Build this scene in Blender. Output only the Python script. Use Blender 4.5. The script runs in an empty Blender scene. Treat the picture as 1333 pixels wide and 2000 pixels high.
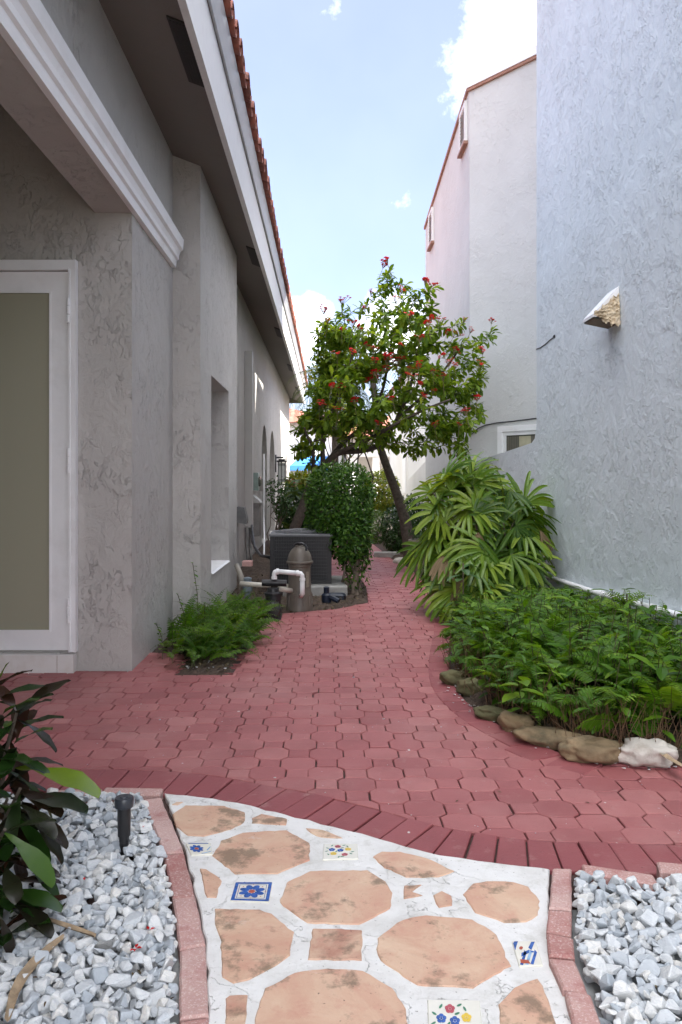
import bpy, bmesh, math, random
import numpy as np
from mathutils import Vector, Matrix, noise

# ------------------------------------------------------------------ camera, sky, sun, exposure
scene = bpy.context.scene
COL = scene.collection
F, VX, VY, H = 1600.0, 638.0, 934.0, 1.35       # photo focal length (px), vanishing point, eye height (m)
cam_d = bpy.data.cameras.new("camera"); cam = bpy.data.objects.new("camera", cam_d); COL.objects.link(cam)
cam.location = (0, 0, H); cam.rotation_euler = (math.radians(90), 0, 0)
cam_d.sensor_width = 36; cam_d.lens = 28.8
cam_d.shift_x = (666.5 - VX) / 2000; cam_d.shift_y = (VY - 1000) / 2000
cam_d.clip_end = 3000; cam_d.clip_start = 0.05
scene.camera = cam

TO_SUN = Vector((1, -0.57, 1.25)).normalized()
world = bpy.data.worlds.new("World"); scene.world = world; world.use_nodes = True
nt = world.node_tree; nt.nodes.clear()
wo = nt.nodes.new("ShaderNodeOutputWorld"); bg = nt.nodes.new("ShaderNodeBackground")
sky = nt.nodes.new("ShaderNodeTexSky"); sky.sky_type = 'NISHITA'; sky.sun_disc = False
sky.sun_elevation = math.asin(TO_SUN.z); sky.sun_rotation = math.atan2(TO_SUN.x, TO_SUN.y)
sky.air_density = 0.85; sky.dust_density = 2.0; sky.ozone_density = 1.2
SKY_STRENGTH = 0.05
bg.inputs[1].default_value = SKY_STRENGTH
# clouds: noise-edged banks in fixed sky directions
tc = nt.nodes.new("ShaderNodeTexCoord")
nz = nt.nodes.new("ShaderNodeTexNoise"); nz.inputs['Scale'].default_value = 9; nz.inputs['Detail'].default_value = 9; nz.inputs['Roughness'].default_value = 0.6
nt.links.new(tc.outputs['Generated'], nz.inputs['Vector'])
acc = None
def wmath(op, a, b=None, clamp=False):
    n = nt.nodes.new("ShaderNodeMath"); n.operation = op; n.use_clamp = clamp
    for i, s in enumerate((a, b)):
        if s is None: continue
        if isinstance(s, (int, float)): n.inputs[i].default_value = s
        else: nt.links.new(s, n.inputs[i])
    return n.outputs[0]
for (cx, cy, rad, dens) in ((1010, 20, 0.10, .8), (585, 640, 0.06, .9), (780, 660, 0.06, 0.7), (1700, -300, 0.45, .9), (None, (0.1, 0.0, 1), 0.95, 1.5), (None, (0, -1, .5), 1.2, 1.1), (None, (1, -.2, .8), .6, 1.2)):  # banks given by vector lie out of view, added to light the alley
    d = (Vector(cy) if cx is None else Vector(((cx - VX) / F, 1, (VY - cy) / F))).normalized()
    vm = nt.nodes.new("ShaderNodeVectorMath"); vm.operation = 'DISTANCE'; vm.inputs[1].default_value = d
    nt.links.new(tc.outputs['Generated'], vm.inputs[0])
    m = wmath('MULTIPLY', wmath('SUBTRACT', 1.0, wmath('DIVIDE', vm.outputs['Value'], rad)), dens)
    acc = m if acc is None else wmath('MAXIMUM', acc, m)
veil = nt.nodes.new("ShaderNodeTexNoise"); veil.inputs['Scale'].default_value = 2.2; veil.inputs['Detail'].default_value = 5
nt.links.new(tc.outputs['Generated'], veil.inputs['Vector'])
haze_f = wmath('MULTIPLY', wmath('ADD', 0.0, wmath('MULTIPLY', veil.outputs['Fac'], 0.15)), 0.75, True)   # thin high cloud
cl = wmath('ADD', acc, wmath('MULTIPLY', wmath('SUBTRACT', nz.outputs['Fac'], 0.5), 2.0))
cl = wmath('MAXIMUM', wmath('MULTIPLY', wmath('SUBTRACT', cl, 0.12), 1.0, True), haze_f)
mx = nt.nodes.new("ShaderNodeMix"); mx.data_type = 'RGBA'
tint = nt.nodes.new("ShaderNodeMix"); tint.data_type = 'RGBA'; tint.blend_type = 'MULTIPLY'; tint.inputs[0].default_value = 1; tint.inputs[7].default_value = (.90, .86, 1.0, 1)
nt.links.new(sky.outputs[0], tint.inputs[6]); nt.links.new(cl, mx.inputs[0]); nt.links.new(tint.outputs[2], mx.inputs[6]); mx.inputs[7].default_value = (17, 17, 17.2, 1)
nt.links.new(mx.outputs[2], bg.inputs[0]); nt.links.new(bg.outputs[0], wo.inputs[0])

sun_d = bpy.data.lights.new("sun", 'SUN'); sun_d.energy = 3.2; sun_d.angle = math.radians(0.5); sun_d.color = (1, 0.95, 0.86)
sun = bpy.data.objects.new("sun", sun_d); COL.objects.link(sun)
sun.rotation_euler = (-TO_SUN).to_track_quat('-Z', 'Y').to_euler(); sun.location = (20, -10, 30)
scene.view_settings.view_transform = 'Standard'; scene.view_settings.look = 'None'
scene.view_settings.gamma = 1; scene.view_settings.exposure = 2.8
scene.render.engine = 'CYCLES'
cy = scene.cycles
cy.use_denoising = True; cy.max_bounces = 8; cy.diffuse_bounces = 5; cy.glossy_bounces = 3; cy.transmission_bounces = 4
cy.transparent_max_bounces = 6; cy.caustics_reflective = False; cy.caustics_refractive = False

# ------------------------------------------------------------------ helpers
def P(px, py, Y):            # point seen at photo pixel (px, py) standing Y metres away
    return ((px - VX) / F * Y, Y, H + (VY - py) / F * Y)
def G(px, py, z=0.0):        # point on the level z seen at (px, py)
    Y = F * (H - z) / (py - VY)
    return ((px - VX) / F * Y, Y, z)
def G2(px, py, z=0.0): return G(px, py, z)[:2]
def RP(px, py, p0, n):       # ray through (px,py) meets the plane (p0, n)
    d = Vector(((px - VX) / F, 1, (VY - py) / F)); o = Vector((0, 0, H)); n = Vector(n)
    return tuple(o + d * ((Vector(p0) - o).dot(n) / d.dot(n)))

class MB:
    """collects geometry; build() links it as ONE mesh object"""
    def __init__(s): s.v = []; s.n = 0; s.f = []; s.r = []; s.has_r = False
    def add(s, verts, faces, mi=0, rnd=None):
        verts = np.asarray(verts, float).reshape(-1, 3)
        for fa in (faces if isinstance(faces, list) and faces and isinstance(faces[0], np.ndarray) else [faces]):
            if isinstance(fa, np.ndarray): s.f.append((fa + s.n, mi))
            else:
                by = {}
                for q in fa: by.setdefault(len(q), []).append(q)
                for k, qs in by.items(): s.f.append((np.array(qs, int) + s.n, mi))
        s.v.append(verts); s.n += len(verts)
        if rnd is None: s.r.append(np.zeros(len(verts)))
        else:
            s.has_r = True; s.r.append(np.broadcast_to(np.asarray(rnd, float), (len(verts),)))
    def box(s, a, b, mi=0, bev=0.0, rnd=None):
        x0, y0, z0 = a; x1, y1, z1 = b
        if bev <= 0:
            v = [(x, y, z) for z in (z0, z1) for y in (y0, y1) for x in (x0, x1)]
            f = [(0, 2, 3, 1), (4, 5, 7, 6), (0, 1, 5, 4), (1, 3, 7, 5), (3, 2, 6, 7), (2, 0, 4, 6)]
            s.add(v, f, mi, rnd); return
        s.prism([(x0, y0), (x1, y0), (x1, y1), (x0, y1)], z0, z1, mi, bev, rnd)
    def prism(s, poly, z0, z1, mi=0, bev=0.0, rnd=None, axis='z', zf=None):
        """polygon extruded z0..z1; top bevelled by bev; axis 'x' reads poly as (y,z) and extrudes along x"""
        poly = list(poly); n = len(poly)
        A = sum(poly[i][0] * poly[(i + 1) % n][1] - poly[(i + 1) % n][0] * poly[i][1] for i in range(n))
        if A < 0: poly = poly[::-1]
        if bev > 0:
            ins = inset(poly, bev); ring = [[(p[0], p[1], z0) for p in poly], [(p[0], p[1], z1 - bev) for p in poly], [(p[0], p[1], z1) for p in ins]]
            if axis != 'z': bev = bev
        else:
            ring = [[(p[0], p[1], z0) for p in poly], [(p[0], p[1], z1) for p in poly]]
        v = [q for r in ring for q in r]; f = []
        for k in range(len(ring) - 1):
            for i in range(n):
                j = (i + 1) % n; f.append((k * n + i, k * n + j, (k + 1) * n + j, (k + 1) * n + i))
        f.append(tuple(range(n))[::-1]); f.append(tuple((len(ring) - 1) * n + i for i in range(n)))
        if axis == 'x': v = [(c, a, b) for (a, b, c) in v]
        if axis == 'y': v = [(b, c, a) for (a, b, c) in v]      # poly is (z, x)
        s.add(v, f, mi, rnd)
    def tube(s, pts, rad, n=8, mi=0, rnd=None, cap=True):
        pts = [Vector(p) for p in pts]
        if isinstance(rad, (int, float)): rad = [rad] * len(pts)
        v = []; up = None
        for i, p in enumerate(pts):
            t = (pts[min(i + 1, len(pts) - 1)] - pts[max(i - 1, 0)])
            t = t.normalized() if t.length > 1e-9 else Vector((0, 0, 1))
            if up is None: up = t.orthogonal().normalized()
            up = (up - t * up.dot(t)); up = up.normalized() if up.length > 1e-6 else t.orthogonal().normalized()
            w = t.cross(up)
            for k in range(n):
                a = 2 * math.pi * k / n; v.append(p + (up * math.cos(a) + w * math.sin(a)) * rad[i])
        f = []
        for i in range(len(pts) - 1):
            for k in range(n):
                j = (k + 1) % n; f.append((i * n + k, i * n + j, (i + 1) * n + j, (i + 1) * n + k))
        if cap: f.append(tuple(range(n))[::-1]); f.append(tuple((len(pts) - 1) * n + k for k in range(n)))
        s.add([tuple(q) for q in v], f, mi, rnd)
    def lathe(s, c, prof, n=24, mi=0, ax='z'):
        v = []
        for (r, z) in prof:
            for k in range(n):
                a = 2 * math.pi * k / n
                q = (r * math.cos(a), r * math.sin(a), z)
                if ax == 'y': q = (q[0], q[2], q[1])
                if ax == 'x': q = (q[2], q[0], q[1])
                v.append((c[0] + q[0], c[1] + q[1], c[2] + q[2]))
        f = []
        for i in range(len(prof) - 1):
            for k in range(n):
                j = (k + 1) % n; f.append((i * n + k, i * n + j, (i + 1) * n + j, (i + 1) * n + k))
        f.append(tuple(range(n))[::-1]); f.append(tuple((len(prof) - 1) * n + k for k in range(n)))
        s.add(v, f, mi)
    def inst(s, tv, tf, pos, R, scale, rnd=None, mi=0):
        """template verts tv (k,3), quads tf (m,q); pos (n,3), R (n,3,3), scale (n,) or (n,3)"""
        pos = np.asarray(pos, float); n = len(pos); k = len(tv)
        if n == 0: return
        sc = np.asarray(scale, float); sc = sc[:, None, None] if sc.ndim == 1 else sc[:, None, :]
        V = (tv[None] * sc) @ np.transpose(R, (0, 2, 1)) + pos[:, None, :]
        Fa = (tf[None] + (np.arange(n) * k)[:, None, None]).reshape(-1, tf.shape[1])
        r = np.random.default_rng(n).random(n) if rnd is None else np.asarray(rnd, float)
        s.add(V.reshape(-1, 3), Fa, mi, np.repeat(r, k))
    def build(s, name, mats, parent=None, smooth=False, angle=None):
        me = bpy.data.meshes.new(name)
        V = np.concatenate(s.v) if s.v else np.zeros((0, 3))
        me.vertices.add(len(V)); me.vertices.foreach_set('co', V.ravel())
        loops = np.concatenate([f.ravel() for f, _ in s.f]); tot = np.concatenate([np.full(len(f), f.shape[1]) for f, _ in s.f])
        mid = np.concatenate([np.full(len(f), m) for f, m in s.f])
        st = np.concatenate([[0], np.cumsum(tot)[:-1]])
        me.loops.add(len(loops)); me.loops.foreach_set('vertex_index', loops.astype(np.int32))
        me.polygons.add(len(tot)); me.polygons.foreach_set('loop_start', st.astype(np.int32)); me.polygons.foreach_set('loop_total', tot.astype(np.int32))
        me.polygons.foreach_set('material_index', mid.astype(np.int32))
        me.polygons.foreach_set('use_smooth', np.full(len(tot), bool(smooth)))
        if s.has_r:
            a = me.attributes.new('rnd', 'FLOAT', 'POINT'); a.data.foreach_set('value', np.concatenate(s.r).astype(np.float32))
        for m in (mats if isinstance(mats, (list, tuple)) else [mats]): me.materials.append(m)
        me.update(calc_edges=True); me.validate()
        if smooth and angle:
            me.set_sharp_from_angle(angle=math.radians(angle))
        o = bpy.data.objects.new(name, me); COL.objects.link(o)
        if parent is not None: adopt(o, parent)
        return o

def adopt(o, parent):
    o.parent = parent
    q = parent; off = Vector((0, 0, 0))
    while q is not None: off += q.location + (q.matrix_parent_inverse.translation if q.parent else Vector((0, 0, 0))); q = q.parent
    o.matrix_parent_inverse = Matrix.Translation(-off)

def inset(poly, d):
    n = len(poly); out = []
    for i in range(n):
        p0 = Vector(poly[i - 1]); p = Vector(poly[i]); p1 = Vector(poly[(i + 1) % n])
        e0 = (p - p0); e1 = (p1 - p)
        if e0.length < 1e-7 or e1.length < 1e-7: out.append(tuple(p)); continue
        e0.normalize(); e1.normalize()
        n0 = Vector((-e0.y, e0.x)); n1 = Vector((-e1.y, e1.x)); b = n0 + n1
        if b.length < 0.3: out.append(tuple(p + n0 * d)); continue
        b.normalize(); out.append(tuple(p + b * (d / max(0.5, b.dot(n0)))))
    return out

def thing(name, label, cat, loc=(0, 0, 0), group=None):
    o = bpy.data.objects.new(name, None); COL.objects.link(o); o.location = loc; o.empty_display_size = .2
    o['label'] = label; o['category'] = cat
    if group: o['group'] = group
    return o
def tag(o, label, cat, group=None, kind=None):
    o['label'] = label; o['category'] = cat
    if group: o['group'] = group
    if kind: o['kind'] = kind
    return o
def struct(o, label=None, cat=None):
    o['kind'] = 'structure'
    if label: o['label'] = label; o['category'] = cat or 'ground'
    return o

def lookR(d, up=(0, 0, 1)):
    """rotations whose local +Y is d and local +Z leans to up; arrays (n,3)"""
    d = np.asarray(d, float); d = d / np.linalg.norm(d, axis=1, keepdims=True)
    u = np.broadcast_to(np.asarray(up, float), d.shape)
    x = np.cross(d, u); l = np.linalg.norm(x, axis=1, keepdims=True); bad = l[:, 0] < 1e-4
    x[bad] = (1, 0, 0); l[bad] = 1; x = x / l
    z = np.cross(x, d)
    return np.stack([x, d, z], axis=2)
def spin(R, a):          # roll about local Y
    c, s_ = np.cos(a), np.sin(a); x, y, z = R[:, :, 0], R[:, :, 1], R[:, :, 2]
    return np.stack([x * c[:, None] + z * s_[:, None], y, z * c[:, None] - x * s_[:, None]], axis=2)

def leaf_tpl(prof, fold=0.25, droop=0.15, wav=0.0):
    """leaf along +Y, unit length; prof = [(t, halfwidth)]"""
    v = []; n = len(prof)
    for i, (t, w) in enumerate(prof):
        z = -droop * t * t
        wz = wav * math.sin(i * 2.1)
        v += [(-w, t, z + fold * w + wz), (0, t, z), (w, t, z + fold * w - wz)]
    f = []
    for i in range(n - 1):
        a = i * 3; f += [(a, a + 1, a + 4, a + 3), (a + 1, a + 2, a + 5, a + 4)]
    return np.array(v, float), np.array(f, int)
T_OVAL = leaf_tpl([(0, .02), (.25, .2), (.55, .25), (.82, .15), (1, .0)], .3, .2)
T_LANCE = leaf_tpl([(0, .02), (.3, .13), (.6, .15), (.85, .08), (1, .0)], .3, .3)
T_OBOV = leaf_tpl([(0, .02), (.3, .07), (.62, .17), (.85, .14), (1, .02)], .25, .25)
T_SMALL = leaf_tpl([(0, .05), (.45, .3), (1, .0)], .35, .15)
T_PINNA = leaf_tpl([(0, .1), (.5, .13), (1, .0)], .2, .2)
T_STRAP = leaf_tpl([(0, .015), (.25, .035), (.6, .05), (.9, .047), (1, .03)], .35, .35)
T_NEEDLE = leaf_tpl([(0, .012), (.5, .03), (1, .0)], .3, .3)

# ------------------------------------------------------------------ materials
def ramp(nt, fac, stops):
    r = nt.nodes.new("ShaderNodeValToRGB"); nt.links.new(fac, r.inputs[0]); e = r.color_ramp.elements
    while len(e) < len(stops): e.new(0.5)
    for i, (p, c) in enumerate(stops):
        e[i].position = p; e[i].color = (*c, 1) if len(c) == 3 else c
    return r.outputs[0]
def tnoise(nt, vec, scale, detail=4, rough=.55, dist=0.0, stretch=None):
    n = nt.nodes.new("ShaderNodeTexNoise"); n.inputs['Scale'].default_value = scale; n.inputs['Detail'].default_value = detail
    n.inputs['Roughness'].default_value = rough; n.inputs['Distortion'].default_value = dist
    if stretch:
        mp = nt.nodes.new("ShaderNodeMapping"); mp.inputs['Scale'].default_value = stretch; nt.links.new(vec, mp.inputs[0]); vec = mp.outputs[0]
    nt.links.new(vec, n.inputs['Vector']); return n.outputs['Fac']
def M_(nt, op, a, b=None, clamp=False):
    n = nt.nodes.new("ShaderNodeMath"); n.operation = op; n.use_clamp = clamp
    for i, s in enumerate((a, b)):
        if s is None: continue
        if isinstance(s, (int, float)): n.inputs[i].default_value = s
        else: nt.links.new(s, n.inputs[i])
    return n.outputs[0]
def mixc(nt, fac, a, b, mode='MIX'):
    n = nt.nodes.new("ShaderNodeMix"); n.data_type = 'RGBA'; n.blend_type = mode
    for i, s in ((0, fac), (6, a), (7, b)):
        if isinstance(s, (int, float)): n.inputs[i].default_value = s
        elif isinstance(s, tuple): n.inputs[i].default_value = (*s, 1) if len(s) == 3 else s
        else: nt.links.new(s, n.inputs[i])
    return n.outputs[2]
def new_mat(name):
    m = bpy.data.materials.new(name); m.use_nodes = True; nt = m.node_tree
    b = nt.nodes['Principled BSDF']; tc = nt.nodes.new("ShaderNodeTexCoord")
    return m, nt, b, tc.outputs['Object']
def bump(nt, b, h, dist, strength=1.0):
    n = nt.nodes.new("ShaderNodeBump"); n.inputs['Distance'].default_value = dist; n.inputs['Strength'].default_value = strength
    nt.links.new(h, n.inputs['Height']); nt.links.new(n.outputs[0], b.inputs['Normal'])

def plain(name, col, rough=.6, var=.12, scale=12, bumpd=0.0, bscale=60, spec=.5, metal=0.0, dirt=None, dirt_amt=.4, dirt_scale=4):
    m, nt, b, vec = new_mat(name)
    n = tnoise(nt, vec, scale, 5)
    c2 = tuple(max(0, x * (1 - var)) for x in col); c1 = tuple(min(1, x * (1 + var)) for x in col)
    c = ramp(nt, n, [(.3, c2), (.7, c1)])
    if dirt:
        d = tnoise(nt, vec, dirt_scale, 8, .65)
        f = M_(nt, 'MULTIPLY', M_(nt, 'MULTIPLY', M_(nt, 'SUBTRACT', d, .5), 5, True), dirt_amt)
        c = mixc(nt, f, c, dirt)
    nt.links.new(c, b.inputs['Base Color'])
    b.inputs['Roughness'].default_value = rough; b.inputs['Metallic'].default_value = metal; b.inputs['Specular IOR Level'].default_value = spec
    if bumpd: bump(nt, b, tnoise(nt, vec, bscale, 5), bumpd)
    return m

def stucco(name, col, scale=1.0, depth=.006, rough=.8, streak=True, var=.05, spec=.25):
    m, nt, b, vec = new_mat(name)
    st = (1, 1, .62) if streak else None
    big = tnoise(nt, vec, 2.3 * scale, 4, .55)
    msk = M_(nt, 'MULTIPLY', M_(nt, 'SUBTRACT', big, .43), 7, True)           # worked and smooth areas
    def scraps(sc, thr, k, dist):
        n = tnoise(nt, vec, sc * scale, 6, .62, dist, st)
        return M_(nt, 'MULTIPLY', M_(nt, 'SUBTRACT', n, thr), k, True)
    p1 = scraps(9, .52, 20, .5)               # broad trowelled plates, thin torn edges
    p2 = scraps(21, .57, 18, .45)
    soft = tnoise(nt, vec, 4.5 * scale, 4, .55, .6)
    fine = tnoise(nt, vec, 140 * scale, 3, .6)
    h = M_(nt, 'MULTIPLY', M_(nt, 'ADD', M_(nt, 'MULTIPLY', p1, .28), M_(nt, 'MULTIPLY', p2, .28)), M_(nt, 'ADD', M_(nt, 'MULTIPLY', msk, .85), .2))
    h = M_(nt, 'ADD', h, M_(nt, 'MULTIPLY', fine, .14))
    h = M_(nt, 'ADD', h, M_(nt, 'MULTIPLY', soft, 1.4))
    bump(nt, b, h, depth)
    c = ramp(nt, tnoise(nt, vec, .9, 6, .6), [(.3, tuple(x * (1 - var) for x in col)), (.7, tuple(min(1, x * (1 + var)) for x in col))])
    # rain streaks and scuffs
    s1 = tnoise(nt, vec, 2.0, 6, .65, 0, (3.0, 3.0, .25))
    f = M_(nt, 'MULTIPLY', M_(nt, 'MULTIPLY', M_(nt, 'SUBTRACT', s1, .58), 5, True), .10)
    c = mixc(nt, f, c, tuple(x * .62 for x in col))
    nt.links.new(c, b.inputs['Base Color']); b.inputs['Roughness'].default_value = rough; b.inputs['Specular IOR Level'].default_value = spec
    return m

def leaf_mat(name, cols, rough=.4, trans=.35, tcol=None, spec=.4, stripe=0):
    """leaf colour picked per leaf by the 'rnd' attribute; light also passes through the blade"""
    m, nt, b, vec = new_mat(name)
    at = nt.nodes.new("ShaderNodeAttribute"); at.attribute_name = 'rnd'
    n = len(cols)
    c = ramp(nt, at.outputs['Fac'], [(i / max(1, n - 1), cc) for i, cc in enumerate(cols)])
    if stripe:
        w = tnoise(nt, vec, stripe, 2, .5)
        c = mixc(nt, M_(nt, 'MULTIPLY', M_(nt, 'SUBTRACT', w, .5), 4, True), c, mixc(nt, .5, c, (.25, .3, .03)))
    v = tnoise(nt, vec, 30, 2)
    c = mixc(nt, M_(nt, 'MULTIPLY', v, .35), c, (.03, .06, .01))
    nt.links.new(c, b.inputs['Base Color']); b.inputs['Roughness'].default_value = rough; b.inputs['Specular IOR Level'].default_value = spec
    tr = nt.nodes.new("ShaderNodeBsdfTranslucent")
    tcn = mixc(nt, 1.0, c, (1.5, 1.35, .5), 'MULTIPLY') if tcol is None else c
    nt.links.new(tcn, tr.inputs['Color'])
    ms = nt.nodes.new("ShaderNodeMixShader"); ms.inputs[0].default_value = trans
    out = nt.nodes['Material Output']
    nt.links.new(b.outputs[0], ms.inputs[1]); nt.links.new(tr.outputs[0], ms.inputs[2]); nt.links.new(ms.outputs[0], out.inputs[0])
    return m

GREIGE = (.47, .45, .43)
m_house = stucco('greige_stucco', GREIGE, 1.15, .017)
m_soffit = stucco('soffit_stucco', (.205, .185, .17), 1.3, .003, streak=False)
m_grey = stucco('pale_grey_stucco', (.675, .735, .77), 1.25, .012, streak=False)
m_pink = stucco('pale_pink_stucco', (.565, .572, .565), 1.0, .008, streak=False)
m_white_wall = stucco('white_stucco', (.8, .79, .76), 1.0, .004)
m_white = plain('white_paint', (.82, .82, .83), .45, .03, 5, .0006, 40, dirt=(.5, .48, .45), dirt_amt=.25, dirt_scale=3)
m_trim = plain('trim_paint', (.7, .69, .68), .5, .04, 5, .0015, 30, dirt=(.45, .42, .4), dirt_amt=.3, dirt_scale=5)
m_dark = plain('black_plastic', (.018, .018, .02), .4, .2, 20)
m_vent = plain('soffit_vent_brown', (.03, .025, .023), .7, .2, 30)
m_gutter = plain('gutter_metal', (.55, .56, .57), .35, .05, 8, spec=.6)
m_tile = plain('clay_roof_tile', (.27, .085, .055), .7, .45, 5, .002, 60, dirt=(.1, .06, .05), dirt_amt=.6, dirt_scale=7)
m_brown = plain('drip_edge', (.33, .17, .12), .6, .2)
m_concrete = plain('concrete', (.36, .35, .33), .85, .15, 14, .002, 90, dirt=(.16, .15, .13), dirt_amt=.6)
m_sill = plain('sill_tile', (.72, .7, .68), .4, .04, 6, dirt=(.5, .42, .34), dirt_amt=.4)
m_grout = plain('brown_grout', (.33, .22, .14), .9, .2)
m_bark = plain('bark', (.16, .125, .095), .9, .4, 25, .006, 50)
m_darkbark = plain('dark_bark', (.075, .058, .045), .9, .4, 25, .006, 50)
m_twig = plain('twig', (.2, .16, .12), .85, .3, 40)
m_soil = plain('soil', (.075, .05, .036), .95, .5, 40, .02, 60)
# ------------------------------------------------------------------ left house
def wall_holes(mb, outline, holes, x0, x1, mi=0):
    """wall sheet in (y,z) with openings, front at x0, depth to x1 (reveals included)"""
    bm = bmesh.new(); edges = []
    for loop in [outline] + holes:
        vs = [bm.verts.new((x0, y, z)) for y, z in loop]
        edges += [bm.edges.new((vs[i], vs[(i + 1) % len(vs)])) for i in range(len(vs))]
    bmesh.ops.triangle_fill(bm, use_beauty=True, use_dissolve=False, edges=edges)
    bmesh.ops.recalc_face_normals(bm, faces=bm.faces[:])
    bm.verts.index_update()
    mb.add([tuple(v.co) for v in bm.verts], [tuple(v.index for v in f.verts) for f in bm.faces], mi)
    bm.free()
    for loop in holes + [outline]:
        n = len(loop); v = [(x0, y, z) for y, z in loop] + [(x1, y, z) for y, z in loop]
        mb.add(v, [(i, (i + 1) % n, n + (i + 1) % n, n + i) for i in range(n)], mi)

DW = 5.745                                        # door wall distance
house = thing('house', 'low greige stucco house with red barrel tile eaves along the left of the path', 'house', (-1.36, 7.0, 0))
mb = MB()
mb.box((-6.0, DW, -.1), (-1.364, 7.27, 4.3))                           # pier and porch back wall
mb.box((-6.0, 7.27, -.1), (-1.46, 10.22, 4.3))
niche = [(7.95, .416), (9.37, .40), (9.37, 2.34), (7.95, 2.35)]
wall_holes(mb, [(7.27, -.1), (10.22, -.1), (10.22, 4.3), (7.27, 4.3)], [niche], -1.118, -1.46)
mb.box((-6.0, 10.22, -.1), (-1.75, 29, 4.3))
def arch(y0, y1, ztop, zb=.02, n=14):
    r = (y1 - y0) / 2; c = (y0 + y1) / 2
    return [(y0, zb), (y1, zb)] + [(c + r * math.cos(math.pi * k / n), ztop - r + r * math.sin(math.pi * k / n)) for k in range(n + 1)]
wall_holes(mb, [(10.22, -.1), (29, -.1), (29, 4.3), (10.22, 4.3)], [arch(16.6, 18.07, 2.47), arch(18.9, 20.75, 2.5)], -1.31, -1.75)
mb.box((-1.62, -1.5, 3.21), (-1.364, DW, 4.3))                          # porch beam
mb.box((-1.62, -1.5, -.1), (-1.364, -1.1, 3.21))                        # pier behind the camera
mb.box((-6.0, -1.5, -.1), (-5.7, DW, 4.3))
mb.box((-5.7, -1.5, -.1), (-1.62, -1.3, 4.3))
mb.build('wall', m_house, house)
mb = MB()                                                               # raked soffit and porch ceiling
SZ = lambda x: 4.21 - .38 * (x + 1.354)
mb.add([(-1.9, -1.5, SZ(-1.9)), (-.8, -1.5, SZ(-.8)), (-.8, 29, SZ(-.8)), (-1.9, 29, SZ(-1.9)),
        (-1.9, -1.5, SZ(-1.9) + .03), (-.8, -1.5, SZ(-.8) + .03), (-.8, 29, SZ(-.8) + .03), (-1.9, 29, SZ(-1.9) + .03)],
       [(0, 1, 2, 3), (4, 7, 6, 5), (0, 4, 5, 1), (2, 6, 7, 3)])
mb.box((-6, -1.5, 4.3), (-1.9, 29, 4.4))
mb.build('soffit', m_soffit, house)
mb = MB(); mb.box((-.80, -1.5, 3.985), (-.775, 29.03, 4.45))
mb.box((-.815, -1.5, 3.965), (-.77, 29.04, 3.985)); mb.build('fascia', m_trim, house)
mb = MB()                                                               # gutter: box profile, in lengths with a small joint
gp = [(4.455, -.773), (4.44, -.75), (4.47, -.735), (4.52, -.715), (4.58, -.70), (4.60, -.705), (4.58, -.773)]
for y0, y1 in ((-1.5, 5.05), (5.055, 10.8), (10.805, 17), (17.005, 23), (23.005, 29.05)):
    mb.prism(gp, y0, y1, axis='y')
mb.build('gutter', m_gutter, house)
# roof deck and barrel tiles
RZ = lambda x: 4.60 + .38 * (-.70 - x)
mb = MB()
mb.add([(-.74, -1.6, RZ(-.74)), (-.74, 29.1, RZ(-.74)), (-4.6, 29.1, RZ(-4.6)), (-4.6, -1.6, RZ(-4.6)), (-8.4, 29.1, RZ(-.7)), (-8.4, -1.6, RZ(-.7))],
       [(0, 1, 2, 3), (3, 2, 4, 5)])
rng = np.random.default_rng(3)
for y in np.arange(-1.5, 29.0, .262):
    for c in range(4):
        x1 = -.655 - c * .36; x0 = x1 - .44; jx = rng.normal(0, .007); r0, r1 = .088, .074
        for (cy_, zz, sgn) in ((y, .05, 1), (y + .131, .055, -1)):       # cover and pan
            v = []; n = 7; t = .014; jz = rng.normal(0, .004)
            for (xx, r) in ((x1 + jx, r0 + .008), (x0 + jx, r1)):
                for k in range(n + 1):
                    a = math.pi * k / n
                    for q in (r, r - t):
                        v.append((xx, cy_ + q * math.cos(a), RZ(xx) + zz + jz + .022 * (xx == x1 + jx) + sgn * q * math.sin(a)))
            m = 2 * (n + 1); f = []
            for k in range(n):
                i = 2 * k
                f += [(i, i + 2, m + i + 2, m + i), (i + 1, m + i + 1, m + i + 3, i + 3), (i, i + 1, i + 3, i + 2)]
            mb.add(v, f)
roof = mb.build('roof', m_tile, house, smooth=True, angle=35)
for yy in (29, -1.5):
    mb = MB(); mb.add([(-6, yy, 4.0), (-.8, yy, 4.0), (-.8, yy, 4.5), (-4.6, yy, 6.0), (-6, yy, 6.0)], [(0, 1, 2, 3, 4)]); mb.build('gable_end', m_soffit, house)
# cornice on the beam
cp = [(3.205, -1.362), (3.205, -1.325), (3.265, -1.318), (3.275, -1.30), (3.31, -1.298), (3.345, -1.285), (3.36, -1.262), (3.45, -1.257), (3.455, -1.362)]
mb = MB(); mb.prism(cp, -1.4, 7.22, axis='y'); mb.build('cornice', m_white, house)
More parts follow.
